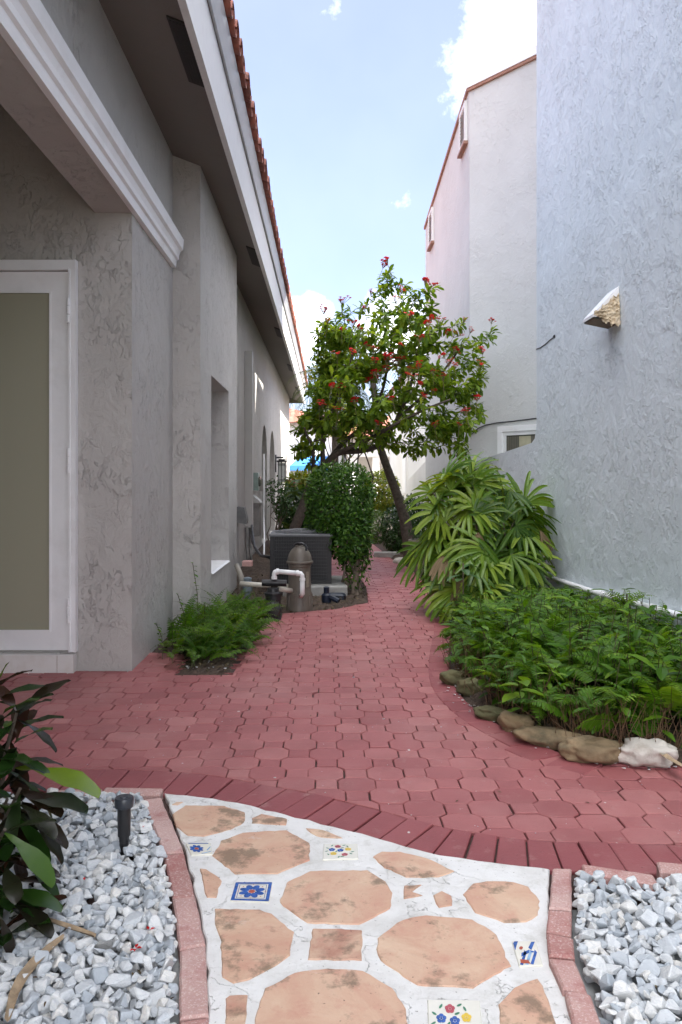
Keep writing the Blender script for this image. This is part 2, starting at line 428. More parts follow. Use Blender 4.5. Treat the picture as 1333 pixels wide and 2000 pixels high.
# soffit vents
slots = [(4.77, 5.55), (9.5, 10.28), (14.6, 15.5), (19.3, 20.4), (24.1, 25)]
for (y0, y1) in slots:
    mb = MB(); n = 9
    mb.add([(x, y, SZ(x) - d) for d in (.002, .014) for (x, y) in ((-.932, y0), (-.806, y0), (-.806, y1), (-.932, y1))],
           [(4, 5, 6, 7), (0, 1, 5, 4), (1, 2, 6, 5), (2, 3, 7, 6), (3, 0, 4, 7)])
    for k in range(6):
        x = -.918 + k * .02
        mb.add([(xx, y, SZ(xx) - d) for d in (.012, .019) for (xx, y) in ((x, y0 + .02), (x + .009, y0 + .02), (x + .009, y1 - .02), (x, y1 - .02))],
               [(4, 5, 6, 7), (0, 1, 5, 4), (1, 2, 6, 5), (2, 3, 7, 6), (3, 0, 4, 7)])
    mb.build('soffit_vent', m_vent, house)
# niche sill
mb = MB(); mb.add([(-1.46, 7.952, .418), (-1.10, 7.952, .418), (-1.10, 9.368, .402), (-1.46, 9.368, .402), (-1.46, 7.952, .43), (-1.12, 7.952, .43), (-1.12, 9.368, .414), (-1.46, 9.368, .414)],
                  [(4, 5, 6, 7), (0, 1, 5, 4), (1, 2, 6, 5), (2, 3, 7, 6)])
mb.build('window_sill', m_white, house)
# glazed door, its frame, hinges, glass, and the tiled sill under it
door = thing('door', 'x', 'x'); del door['label']; del door['category']
door.location = (0, 0, 0); adopt(door, house)
y1, y0 = DW - .002, DW - .03
X = lambda px: (px - VX) / F * DW
Z = lambda py: H + (VY - py) / F * DW
xl, xr = X(138) - .95, X(138)
mb = MB()
ft = .052
mb.box((xr + .004, DW - .05, Z(1310) + .14), (X(153), y1, Z(511)))
mb.box((xl - .06, DW - .05, Z(1310) + .14), (xl - .004, y1, Z(511)))
mb.box((xl - .004, DW - .05, Z(531)), (xr + .004, y1, Z(511)))
for k, (a, b_) in enumerate(((X(153), X(153) + .004),)): pass
mb.box((xr + .004, DW - .062, Z(1310) + .14), (xr + .016, DW - .05, Z(531)))
mb.box((X(153) - .014, DW - .06, Z(1310) + .14), (X(153), DW - .05, Z(511)))
mb.box((xl - .004, DW - .062, Z(531)), (xr + .004, DW - .05, Z(527)))
mb.build('door_frame', m_white, door)
mb = MB()
gx0, gx1, gz0, gz1 = xl + .125, X(103), Z(1232), Z(571)
zb, zt = Z(1268), Z(533)
mb.box((xl, y0, zb), (gx0, y1, zt)); mb.box((gx1, y0, zb), (xr, y1, zt))
mb.box((gx0, y0, zb), (gx1, y1, gz0)); mb.box((gx0, y0, gz1), (gx1, y1, zt))
for a, b_ in (((gx0, y0 - .006, gz0), (gx0 + .012, y0, gz1)), ((gx1 - .012, y0 - .006, gz0), (gx1, y0, gz1)), ((gx0 + .012, y0 - .006, gz0), (gx1 - .012, y0, gz0 + .012)), ((gx0 + .012, y0 - .006, gz1 - .012), (gx1 - .012, y0, gz1))):
    mb.box(a, b_)
mb.build('door_leaf', m_white, door)
m_glass, nt_, b_, vec_ = new_mat('frosted_glass')
b_.inputs['Base Color'].default_value = (.33, .32, .24, 1); b_.inputs['Roughness'].default_value = .3; b_.inputs['Specular IOR Level'].default_value = .3
mb = MB(); mb.box((gx0, y0 + .012, gz0), (gx1, y1 - .004, gz1)); mb.build('glass_pane', m_glass, door)
for zc in (Z(610), Z(900), Z(1190)):
    mb = MB()
    for k in range(3): mb.lathe((xr + .006, DW - .066, zc - .085 + k * .058), [(.011, 0), (.012, .003), (.012, .051), (.011, .054)], 12)
    mb.box((xr - .022, DW - .0345, zc - .085), (xr - .002, y0 - .001, zc + .085)); mb.build('hinge', m_white, door)
mb = MB()
zs = Z(1310); x = X(150)
for w in (.115, .40, .40, .40, .3):
    mb.box((x - w + .004, DW - .075, -.02), (x, y1, zs + .128), 0, .004); x -= w
mb.box((x, DW - .07, -.02), (X(150) - .002, y1, zs + .12), 1)
mb.build('door_sill', [m_sill, m_grout], door)

# ------------------------------------------------------------------ right townhouses
th = thing('townhouse', 'tall pale blue grey stucco townhouse wall rising out of view on the right', 'house', (2.36, 4, 0))
mb = MB()
mb.prism([(-3, -.1), (13.5, -.1), (13.5, 1.60), (11, 1.69), (9.42, 1.755), (9.28, 1.80), (9.2, 1.95), (9.2, 16), (-3, 16)], 2.36, 2.52, axis='x')
mb.box((2.52, -3, -.1), (9, 9.2, 16))  # top is out of view, raised to block sun from the left wall
mb.build('wall', m_grey, th)

t2 = thing('townhouse', 'tall pale pink stucco townhouse with chamfered corner and flat capped roof', 'house', (2.36, 16, 0))
pts = [(2.36, 13.5), (3.88, 11.6), (9, 11.6), (9, 19.5), (2.36, 19.5)]
zt_ = [7.80, 7.80, 7.8, 7.31, 7.31]
def footprint(mb, pts, zt, z0=-.1):
    n = len(pts); v = [(x, y, z0) for x, y in pts] + [(x, y, z) for (x, y), z in zip(pts, zt)]
    mb.add(v, [(i, (i + 1) % n, n + (i + 1) % n, n + i) for i in range(n)] + [tuple(range(n, 2 * n))])
mb = MB(); footprint(mb, pts, zt_)
mb.box((5.3, 13.2, 7.2), (9, 19.5, 11.6))  # unseen upper block, added to shade the left eave
mb.build('wall', m_pink, t2)
mb = MB()
cd = Vector((1.52, -1.9, 0)).normalized(); cn = Vector((-1.9, -1.52, 0)).normalized()     # along / out of the chamfer
def CH(u, z, o=0.0):
    p = Vector((2.36, 13.5, 0)) + cd * u + cn * o; return (p.x, p.y, z)
def chbox(mb, u0, u1, z0, z1, o0, o1, mi=0):
    v = [CH(u, z, o) for z in (z0, z1) for o in (o0, o1) for u in (u0, u1)]
    mb.add(v, [(0, 2, 3, 1), (4, 5, 7, 6), (0, 1, 5, 4), (1, 3, 7, 5), (3, 2, 6, 7), (2, 0, 4, 6)], mi)
chbox(mb, -.02, 2.4, 7.765, 7.90, .003, .06); mb.build('parapet_cap', m_white, t2)
mb = MB(); chbox(mb, -.02, 2.4, 7.72, 7.763, .003, .045)
mb.add([(2.32, 13.5, 7.77), (2.36, 13.5, 7.77), (2.36, 19.55, 7.28), (2.32, 19.55, 7.28), (2.32, 13.5, 7.83), (2.38, 13.5, 7.83), (2.38, 19.55, 7.34), (2.32, 19.55, 7.34)],
       [(0, 3, 2, 1), (4, 5, 6, 7), (0, 4, 7, 3), (2, 3, 7, 6), (0, 1, 5, 4)])
mb.build('drip_edge', m_brown, t2)
for (ya, yb, za, zb_) in ((13.68, 14.27, 6.98, 7.66), (17.95, 18.6, 6.55, 7.3)):
    mb = MB()
    xw = 2.357; w = .07
    for a, b_ in (((xw - .05, ya, za), (xw, ya + w, zb_)), ((xw - .05, yb - w, za), (xw, yb, zb_)), ((xw - .05, ya + w, za), (xw, yb - w, za + w)), ((xw - .05, ya + w, zb_ - w), (xw, yb - w, zb_))): mb.box(a, b_)
    for k in range(9):
        z = za + w + .01 + k * (zb_ - za - 2 * w) / 9
        mb.add([(xw - .004, ya + w, z + .05), (xw - .004, yb - w, z + .05), (xw - .045, yb - w, z), (xw - .045, ya + w, z), (xw - .004, ya + w, z + .038), (xw - .004, yb - w, z + .038)], [(0, 1, 2, 3), (5, 4, 3, 2)])
    mb.box((xw - .075, ya - .04, za - .05), (xw - .001, yb + .04, za - .003), 1)
    mb.build('louvre_vent', [m_trim, m_brown], t2)
win = thing('window', 'x', 'x'); del win['label']; del win['category']; adopt(win, t2)
u0, u1, z0, z1 = .62, 2.0, 1.25, 2.17
mb = MB()
chbox(mb, u0, u1, z1 - .09, z1, .004, .05); chbox(mb, u0, u0 + .09, z0, z1 - .09, .004, .05); chbox(mb, u1 - .09, u1, z0, z1 - .09, .004, .05); chbox(mb, u0 + .09, u1 - .09, z0, z0 + .09, .004, .05)
chbox(mb, u0 + .09, u1 - .09, z1 - .15, z1 - .09, .004, .03); chbox(mb, u0 + .09, u0 + .15, z0 + .09, z1 - .15, .004, .03)
mb.build('window_frame', m_white, win)
m_pane = plain('window_glass', (.10, .10, .085), .12, .2, 3, spec=.6)
m_blind = plain('lit_window_blind', (.42, .39, .27), .6, .2, 5)  # blind colour with the light on it mixed in
mb = MB(); chbox(mb, u0 + .15, u1 - .09, z0 + .09, z1 - .15, .003, .010); mb.build('glass_pane', m_pane, win)
mb = MB()
for k in range(22): 
    uu = u0 + .17 + k * .045
    chbox(mb, uu, uu + (.034 if k < 9 else .042), z0 + .09, z1 - .17, .0105, .013)
mb.build('blind', plain('shaded_blind', (.13, .12, .095), .6, .2, 5), win)  # dim slats of the blind, their shade put into the colour
mb = MB(); chbox(mb, u0 + .40, u0 + .62, z0 + .09, z1 - .17, .0105, .0145); mb.build('lit_blind', m_blind, win)  # bright part of the same blind, lit by its colour only

t3 = thing('townhouse', 'low white stucco wing with a stepped garden wall beyond the pink townhouse', 'house', (2.36, 24, 0))
mb = MB(); footprint(mb, [(2.36, 23.7), (3.9, 21.8), (9, 21.8), (9, 30.5), (2.36, 30.5)], [4.4] * 5)
mb.prism([(19.5, -.1), (23.7, -.1), (23.7, 1.3), (19.5, 1.75)], 2.36, 2.5, axis='x')
mb.build('wall', m_white_wall, t3)
mb = MB(); mb.add([(2.2, 23.6, 4.4), (3.8, 21.6, 4.4), (9, 21.6, 4.4), (9, 30.6, 4.4), (2.2, 30.6, 4.4), (5, 24.5, 5.4), (5, 28, 5.4)], [(0, 1, 5), (1, 2, 5), (0, 5, 6, 4), (4, 6, 3), (2, 3, 6, 5), (4, 3, 2, 1, 0)]); mb.build('roof', m_tile, t3)
mb = MB(); mb.box((2.335, 24.2, .9), (2.357, 25.3, 2.2)); mb.build('window', m_white, t3)

# far houses closing the view
fh = thing('house', 'distant white house with red tile roof seen under the flowering tree branches', 'house', (-1, 41, 0))
mb = MB(); mb.box((-9, 40, -.1), (.75, 50, 4.05)); mb.build('wall', m_white_wall, fh)
mb = MB(); mb.add([(-9.6, 39.4, 4.05), (1.35, 39.4, 4.05), (1.35, 50, 4.05), (-9.6, 50, 4.05), (-4, 45, 5.6), (-5, 45, 5.6)], [(0, 1, 4, 5), (1, 2, 4), (2, 3, 5, 4), (3, 0, 5), (0, 3, 2, 1)]); mb.build('roof', m_tile, fh)
m_awn = plain('blue_canvas', (.03, .17, .48), .7, .08, 6)
mb = MB(); xa, xb = -1.75, .1; ya = 39.98
mb.add([(xa, ya - 1.0, 1.95), (xb, ya - 1.0, 1.95), (xb, ya, 2.42), (xa + .5, ya, 2.42), (xa, ya - 1.0, 1.72), (xb, ya - 1.0, 1.72), (xa, ya, 1.95), (xa, ya, 1.72), (xb, ya, 1.72)],
       [(0, 1, 2, 3), (4, 5, 1, 0), (0, 3, 6), (6, 7, 4, 0), (5, 8, 2, 1)])
tag(mb.build('awning', m_awn), 'bright blue canvas awning fixed to the distant white house', 'awning')
ph = thing('house', 'distant white arcade with square columns and red tile roof right of the hedge', 'house', (2.2, 36, 0))
mb = MB(); mb.box((.9, 37, -.1), (6, 44, 3.1))
for k in range(4): mb.box((1.0 + k * .95, 34.6, -.1), (1.3 + k * .95, 34.95, 2.25))
mb.box((.9, 34.55, 2.25), (6, 35, 3.1)); mb.build('wall', m_white_wall, ph)
mb = MB(); mb.add([(.4, 34, 3.1), (6.5, 34, 3.1), (6.5, 44, 3.1), (.4, 44, 3.1), (2, 39, 4.3), (5, 39, 4.3)], [(0, 1, 5, 4), (1, 2, 5), (2, 3, 4, 5), (3, 0, 4), (0, 3, 2, 1)]); mb.build('roof', m_tile, ph)

# ------------------------------------------------------------------ ground and paving
mb = MB(); mb.add([(-400, -400, -.12), (400, -400, -.12), (400, 800, -.12), (-400, 800, -.12)], [(0, 1, 2, 3)])
struct(mb.build('ground', plain('earth', (.16, .14, .1), .95, .3, .3)))

def smooth_poly(p, it=2):
    for _ in range(it):
        q = [p[0]]
        for a, b in zip(p, p[1:]):
            q += [(a[0] * .75 + b[0] * .25, a[1] * .75 + b[1] * .25), (a[0] * .25 + b[0] * .75, a[1] * .25 + b[1] * .75)]
        q.append(p[-1]); p = q
    return p
arc_in = smooth_poly([(-3.4, 3.84)] + [G2(*q) for q in ((47, 1500), (318, 1505), (400, 1513), (472, 1524), (524, 1534), (590, 1546), (659, 1562), (760, 1586), (814, 1605), (900, 1622), (1004, 1638), (1127, 1646), (1333, 1650))] + [(2.6, 3.02)])
arc_out = smooth_poly([(-3.4, 3.5)] + [G2(*q) for q in ((30, 1542), (180, 1547), (324, 1553), (385, 1560), (438, 1567), (500, 1580), (562, 1597), (673, 1624), (760, 1648), (842, 1674), (985, 1693), (1075, 1702), (1180, 1706), (1333, 1708))] + [(2.6, 2.8)])
bed = smooth_poly([(2.6, 3.74), (1.9, 3.76), (1.51, 3.80), (1.28, 3.86), (1.13, 4.02), (.99, 4.33), (.885, 4.65), (.825, 5.1), (.84, 5.6), (.97, 6.5), (1.10, 7.2), (1.22, 8.2), (1.26, 9.0)])
region = arc_in + bed[0:] + [(1.26, 12.0), (1.2, 12.9), (1.1, 13.7), (.95, 17.0), (-.6, 17.0), (-.6, 11.6), (.2, 11.3), (.47, 10.9), (.49, 10.1), (.454, 8.9), (.1, 8.45), (-.573, 8.1), (-.59, 7.3), (-.65, 5.62), (-1.04, 5.63), (-1.07, 6.3), (-1.37, 6.35), (-1.37, 5.74), (-3.4, 5.74)]
def clip(subj, conv):
    """region outline clipped to one convex stone"""
    out = subj; n = len(conv)
    for i in range(n):
        ax, ay = conv[i]; bx, by = conv[(i + 1) % n]; ex, ey = bx - ax, by - ay
        src = out; out = []
        if not src: break
        pd = None
        for k in range(len(src) + 1):
            q = src[k % len(src)]; d = ex * (q[1] - ay) - ey * (q[0] - ax)
            if pd is not None:
                if (d >= 0) != (pd >= 0):
                    t = pd / (pd - d); out.append((p[0] + (q[0] - p[0]) * t, p[1] + (q[1] - p[1]) * t))
                if d >= 0 and k < len(src) + 0: out.append(q)
                elif d >= 0 and k == len(src): out.append(q)
            p, pd = q, d
    res = []
    for q in out:
        if not res or (abs(q[0] - res[-1][0]) + abs(q[1] - res[-1][1])) > 1e-4: res.append(q)
    return res
def inside(poly, x, y):
    c = False; n = len(poly); j = n - 1
    for i in range(n):
        xi, yi = poly[i]; xj, yj = poly[j]
        if (yi > y) != (yj > y) and x < (xj - xi) * (y - yi) / (yj - yi) + xi: c = not c
        j = i
    return c
def area(p): return sum(p[i][0] * p[(i + 1) % len(p)][1] - p[(i + 1) % len(p)][0] * p[i][1] for i in range(len(p))) / 2
rng = np.random.default_rng(11)
def stone(mb, poly, gap=.0022, bev=.0035, depth=.03, tilt=.006, zt=0.0, base=.5):
    """one paving stone: joint gap, rounded arris, slight rock and height"""
    if area(poly) < 0: poly = poly[::-1]
    a = area(poly)
    if a < 2e-4: return
    n = len(poly); cx = sum(p[0] for p in poly) / n; cy_ = sum(p[1] for p in poly) / n
    dz = rng.normal(0, .0016); tx, ty = rng.normal(0, tilt, 2); jx, jy = rng.normal(0, .0012, 2)
    gap = gap * rng.uniform(.4, 1.5)
    r0 = inset(poly, gap); r1 = inset(poly, gap + .0015); r2 = inset(poly, gap + bev)
    v = []
    for ring, z in ((r0, -depth), (r0, -bev), (r1, -bev * .35), (r2, 0)):
        for (x, y) in ring: v.append((x + jx, y + jy, zt + z + dz + tx * (x - cx) + ty * (y - cy_)))
    f = []
    for k in range(3):
        for i in range(n):
            j = (i + 1) % n; f.append((k * n + i, k * n + j, (k + 1) * n + j, (k + 1) * n + i))
    f.append(tuple(3 * n + i for i in range(n)))
    mb.add(v, f, 0, float(np.clip(rng.normal(base, .2), 0, 1)))
def paint_mat(name, cols, worn=(.42, .25, .23), rough=.55, speck=0.0):
    m, nt, b, vec = new_mat(name)
    at = nt.nodes.new("ShaderNodeAttribute"); at.attribute_name = 'rnd'
    c = ramp(nt, at.outputs['Fac'], [(0, cols[0]), (.5, cols[1]), (1, cols[2])])
    n0 = tnoise(nt, vec, 1.3, 5, .6); c = mixc(nt, M_(nt, 'MULTIPLY', M_(nt, 'MULTIPLY', M_(nt, 'SUBTRACT', n0, .5), 4, True), .4), c, worn)
    n1 = tnoise(nt, vec, 3, 6, .6); c = mixc(nt, M_(nt, 'MULTIPLY', M_(nt, 'SUBTRACT', n1, .45), 2.2, True), c, tuple(x * .72 for x in cols[1]))
    n2 = tnoise(nt, vec, 9, 9, .7); c = mixc(nt, M_(nt, 'MULTIPLY', M_(nt, 'MULTIPLY', M_(nt, 'SUBTRACT', n2, .585), 8, True), .5), c, worn)
    n4 = tnoise(nt, vec, 130, 2, .5); c = mixc(nt, M_(nt, 'MULTIPLY', M_(nt, 'MULTIPLY', M_(nt, 'SUBTRACT', n4, .66), 8, True), .5), c, (.05, .02, .02))
    n5 = tnoise(nt, vec, 21, 2, .4); c = mixc(nt, M_(nt, 'MULTIPLY', M_(nt, 'SUBTRACT', n5, .765), 30, True), c, (.6, .55, .53))
    if speck:
        n6 = tnoise(nt, vec, 150, 4, .7); c = mixc(nt, M_(nt, 'MULTIPLY', M_(nt, 'MULTIPLY', M_(nt, 'SUBTRACT', n6, .52), 7, True), speck), c, (.72, .62, .58))
        n7 = tnoise(nt, vec, 7, 7, .7); c = mixc(nt, M_(nt, 'MULTIPLY', M_(nt, 'MULTIPLY', M_(nt, 'SUBTRACT', n7, .54), 8, True), .55), c, (.33, .10, .095))
    nt.links.new(c, b.inputs['Base Color']); b.inputs['Roughness'].default_value = rough; b.inputs['Specular IOR Level'].default_value = .35
    h = M_(nt, 'ADD', M_(nt, 'MULTIPLY', tnoise(nt, vec, 25, 5, .6), .6), M_(nt, 'MULTIPLY', tnoise(nt, vec, 170, 3, .6), .35))
    bump(nt, b, h, .0035); return m
m_paver = paint_mat('painted_red_paver', ((.29, .088, .090), (.345, .115, .116), (.42, .17, .163)))
m_border = paint_mat('painted_red_border', ((.24, .06, .066), (.27, .074, .08), (.30, .09, .094)))
m_brick = paint_mat('faded_red_brick', ((.40, .20, .18), (.47, .27, .245), (.54, .36, .33)), (.62, .5, .46), .85, .6)
mb = MB(); W = .167; c_ = .033; pch = W - c_; hw = W / 2; sq = hw - c_
octp = [(-hw + c_, -hw), (hw - c_, -hw), (hw, -hw + c_), (hw, hw - c_), (hw - c_, hw), (-hw + c_, hw), (-hw, hw - c_), (-hw, -hw + c_)]
sqp = [(-sq, -sq), (sq, -sq), (sq, sq), (-sq, sq)]
rx = [p[0] for p in region]
for j in range(int(2.9 / pch), int(17.1 / pch)):
    for i in range(int(-3.5 / pch), int(2.7 / pch)):
        o_ = (i + j) % 2 == 0; x, y = i * pch + .03 * math.sin(y * .5) if False else i * pch, j * pch
        if y > 13.6 and x > 1.2: continue
        tpl = octp if o_ else sqp; poly = [(x + a, y + b) for a, b in tpl]
        r = hw
        ins = [inside(region, *p) for p in poly]
        if all(ins) and inside(region, x, y): stone(mb, poly)
        elif any(ins):
            q = clip(region, poly)
            if len(q) >= 3: stone(mb, q)
paving = struct(mb.build('path', m_paver))
# soldier course: along the curved front edge and round the planting bed
def arclen(p):
    L = [0]
    for a, b in zip(p, p[1:]): L.append(L[-1] + math.dist(a, b))
    return np.array(L)
def at(p, L, s):
    return np.array([np.interp(s, L, [q[0] for q in p]), np.interp(s, L, [q[1] for q in p])])
mb = MB()
Lo, Li = arclen(arc_out), arclen(arc_in)
s = 0.0; q0 = None
def nrm_at(s_):
    t = at(arc_out, Lo, min(s_ + .09, Lo[-1])) - at(arc_out, Lo, max(s_ - .09, 0)); t /= np.linalg.norm(t); return np.array((-t[1], t[0]))
while s < Lo[-1] - .12:
    s1_ = s + .112 * (1 + .06 * math.sin(s * 37)); a = at(arc_out, Lo, s); b = at(arc_out, Lo, s1_); na, nb = nrm_at(s), nrm_at(s1_)
    def hit(o_, d_):
        best = None
        for u, v in zip(arc_in, arc_in[1:]):
            e = np.array(v) - u; den = d_[0] * e[1] - d_[1] * e[0]
            if abs(den) < 1e-9: continue
            w = np.array(u) - o_; k = (w[0] * e[1] - w[1] * e[0]) / den; m = (w[0] * d_[1] - w[1] * d_[0]) / den
            if k > 0 and -1e-6 <= m <= 1 + 1e-6 and (best is None or k < best): best = k
        return best
    ka, kb = hit(a, na), hit(b, nb)
    if ka and kb and ka < .6 and kb < .6: stone(mb, [tuple(a), tuple(b), tuple(b + nb * kb), tuple(a + na * ka)], .003, .006, .03, .006, .003)
    s = s1_
struct(mb.build('path_border', m_border))
# thin seam course curving round the planting bed (slightly proud header bricks)
mb = MB(); Lb = arclen(bed); s = .9
while s < Lb[-1] - .8:
    a = at(bed, Lb, s); b = at(bed, Lb, s + .2); t = (b - a) / np.linalg.norm(b - a); nrm = np.array((-t[1], t[0])); 
    if nrm @ (np.array((0.0, 5.0)) - a) < 0: nrm = -nrm
    wv = .15 if s > 1.6 else .20
    stone(mb, [tuple(a), tuple(b), tuple(b + nrm * wv), tuple(a + nrm * wv)], .003, .005, .03, .004, .004)
    s += .203
struct(mb.build('bed_edging', m_border))
# sand under the joints
mb = MB(); mb.prism([(-3.5, 2.6), (2.36, 2.6), (2.36, 18), (-3.5, 18)], -.09, -.0125)
struct(mb.build('sand_bed', plain('joint_sand', (.06, .035, .03), .95, .3, 30)))

# soil in the planting beds
def soil(name, poly, h, x0, x1, y0, y1, st=.035, edge=.06, seed=0):
    xs = np.arange(x0, x1 + st, st); ys = np.arange(y0, y1 + st, st); nx, ny = len(xs), len(ys); v = []
    P_ = [np.array(q) for q in poly]
    for y in ys:
        for x in xs:
            if inside(poly, x, y):
                d = min(abs(np.cross(b - a, np.array((x, y)) - a)) / (np.linalg.norm(b - a) + 1e-9) if 0 <= (np.array((x, y)) - a) @ (b - a) <= (b - a) @ (b - a) else np.linalg.norm(np.array((x, y)) - a) for a, b in zip(P_, P_[1:] + P_[:1]))
                z = -.012 + min(1, d / edge) * h * (.6 + .6 * noise.noise(Vector((x * 9, y * 9, seed)))) + .012 * noise.noise(Vector((x * 33, y * 33, seed)))
            else: z = -.05
            v.append((x, y, z))
    f = [(j * nx + i, j * nx + i + 1, (j + 1) * nx + i + 1, (j + 1) * nx + i) for j in range(ny - 1) for i in range(nx - 1)]
    m = MB(); m.add(v, f); o = m.build(name, m_soil, smooth=True); return struct(o)
import warnings; warnings.simplefilter('ignore')
left_bed = [(-.66, 5.62), (-.60, 7.3), (-.575, 8.1), (.1, 8.45), (.454, 8.9), (.49, 10.1), (.47, 10.9), (.2, 11.3), (-.6, 11.6), (-.6, 16.5), (-1.31, 16.5), (-1.31, 10.22), (-1.12, 10.22), (-1.12, 7.27), (-1.36, 7.27), (-1.36, 6.37), (-1.07, 6.3), (-1.04, 5.65)]
soil('soil', left_bed, .03, -1.4, .52, 5.5, 16.6, .04)
right_bed = bed + [(1.26, 12.0), (1.2, 12.9), (1.1, 13.7), (1.1, 20), (2.36, 20), (2.36, 3.74)]
soil('soil', right_bed, .09, .8, 2.36, 3.7, 20, .06, .1, 5)

# ------------------------------------------------------------------ mosaic forecourt
ZM = .010
Q = lambda l, f: [G2(*f(*p), ZM) for p in l]
z3 = lambda x, y: (300 + .345 * x, 1500 + .345 * y)
z4 = lambda x, y: (700 + .475 * x, 1560 + .475 * y)
full = lambda x, y: (x, y)
m_mortar, nt_, b_, vec_ = new_mat('white_painted_mortar')
c = ramp(nt_, tnoise(nt_, vec_, 5, 8, .65), [(.35, (.62, .61, .59)), (.55, (.73, .725, .715))])
c = mixc(nt_, M_(nt_, 'MULTIPLY', M_(nt_, 'MULTIPLY', M_(nt_, 'SUBTRACT', tnoise(nt_, vec_, 11, 9, .75), .52), 6, True), .55), c, (.42, .41, .36))
c = mixc(nt_, M_(nt_, 'MULTIPLY', M_(nt_, 'SUBTRACT', tnoise(nt_, vec_, 90, 2, .5), .69), 14, True), c, (.2, .19, .17))
crk = M_(nt_, 'ABSOLUTE', M_(nt_, 'SUBTRACT', tnoise(nt_, vec_, 2.6, 6, .6, .4), .5))
crk = M_(nt_, 'SUBTRACT', 1.0, M_(nt_, 'MULTIPLY', crk, 420), True)
c = mixc(nt_, M_(nt_, 'MULTIPLY', crk, .12), c, (.3, .29, .27))
nt_.links.new(c, b_.inputs['Base Color']); b_.inputs['Roughness'].default_value = .7
bump(nt_, b_, M_(nt_, 'SUBTRACT', M_(nt_, 'ADD', tnoise(nt_, vec_, 30, 6, .6), M_(nt_, 'MULTIPLY', tnoise(nt_, vec_, 8, 3), 2)), crk), .004)
mlow = [G2(412, 2000), G2(403, 1842), G2(385, 1748), G2(362, 1666), G2(324, 1553)]
arcm = [p for p in arc_out if mlow[-1][0] < p[0] < G2(1075, 1702)[0]]
mos = [(-.30, 1.2), (-.42, 1.75)] + [(x + .0, y) for x, y in mlow] + [(x, y) for x, y in arcm] + [G2(1075, 1702), G2(1068, 1775), G2(1075, 1830), G2(1110, 1950), (.78, 1.75), (.86, 1.2)]
mb = MB()
mo2 = []
for i in range(len(mos)):
    a, b = Vector(mos[i]), Vector(mos[(i + 1) % len(mos)])
    n = max(1, int((b - a).length / .05))
    for k in range(n):
        p = a + (b - a) * k / n; mo2.append((p.x + random.Random(i * 99 + k).uniform(-.006, .006), p.y + random.Random(i * 77 + k).uniform(-.006, .006)))
mb.prism(mo2, -.08, ZM, 0, .004)
mosaic = struct(mb.build('mosaic_path', m_mortar))
m_terra, nt_, b_, vec_ = new_mat('terracotta')
at_ = nt_.nodes.new("ShaderNodeAttribute"); at_.attribute_name = 'rnd'
c = ramp(nt_, at_.outputs['Fac'], [(0, (.55, .315, .215)), (.5, (.58, .355, .25)), (1, (.40, .19, .13))])
c = mixc(nt_, M_(nt_, 'MULTIPLY', M_(nt_, 'SUBTRACT', tnoise(nt_, vec_, 5, 7, .65, .8), .42), 3.5, True), c, (.66, .48, .34))
c = mixc(nt_, M_(nt_, 'MULTIPLY', M_(nt_, 'MULTIPLY', M_(nt_, 'SUBTRACT', tnoise(nt_, vec_, 11, 7, .7), .52), 6, True), .6), c, (.52, .25, .18))
st_ = M_(nt_, 'MULTIPLY', tnoise(nt_, vec_, 4.2, 3, .5), tnoise(nt_, vec_, 16, 8, .7))
c = mixc(nt_, M_(nt_, 'MULTIPLY', M_(nt_, 'MULTIPLY', M_(nt_, 'SUBTRACT', st_, .27), 12, True), .75), c, (.16, .115, .07))
c = mixc(nt_, M_(nt_, 'MULTIPLY', M_(nt_, 'SUBTRACT', tnoise(nt_, vec_, 75, 2, .5), .70), 14, True), c, (.12, .07, .045))
c = mixc(nt_, M_(nt_, 'MULTIPLY', M_(nt_, 'MULTIPLY', M_(nt_, 'SUBTRACT', tnoise(nt_, vec_, 7, 9, .72), .615), 10, True), .7), c, (.66, .60, .54))
nt_.links.new(c, b_.inputs['Base Color']); b_.inputs['Roughness'].default_value = .5
bump(nt_, b_, M_(nt_, 'ADD', tnoise(nt_, vec_, 14, 5), M_(nt_, 'MULTIPLY', tnoise(nt_, vec_, 110, 3), .25)), .004)
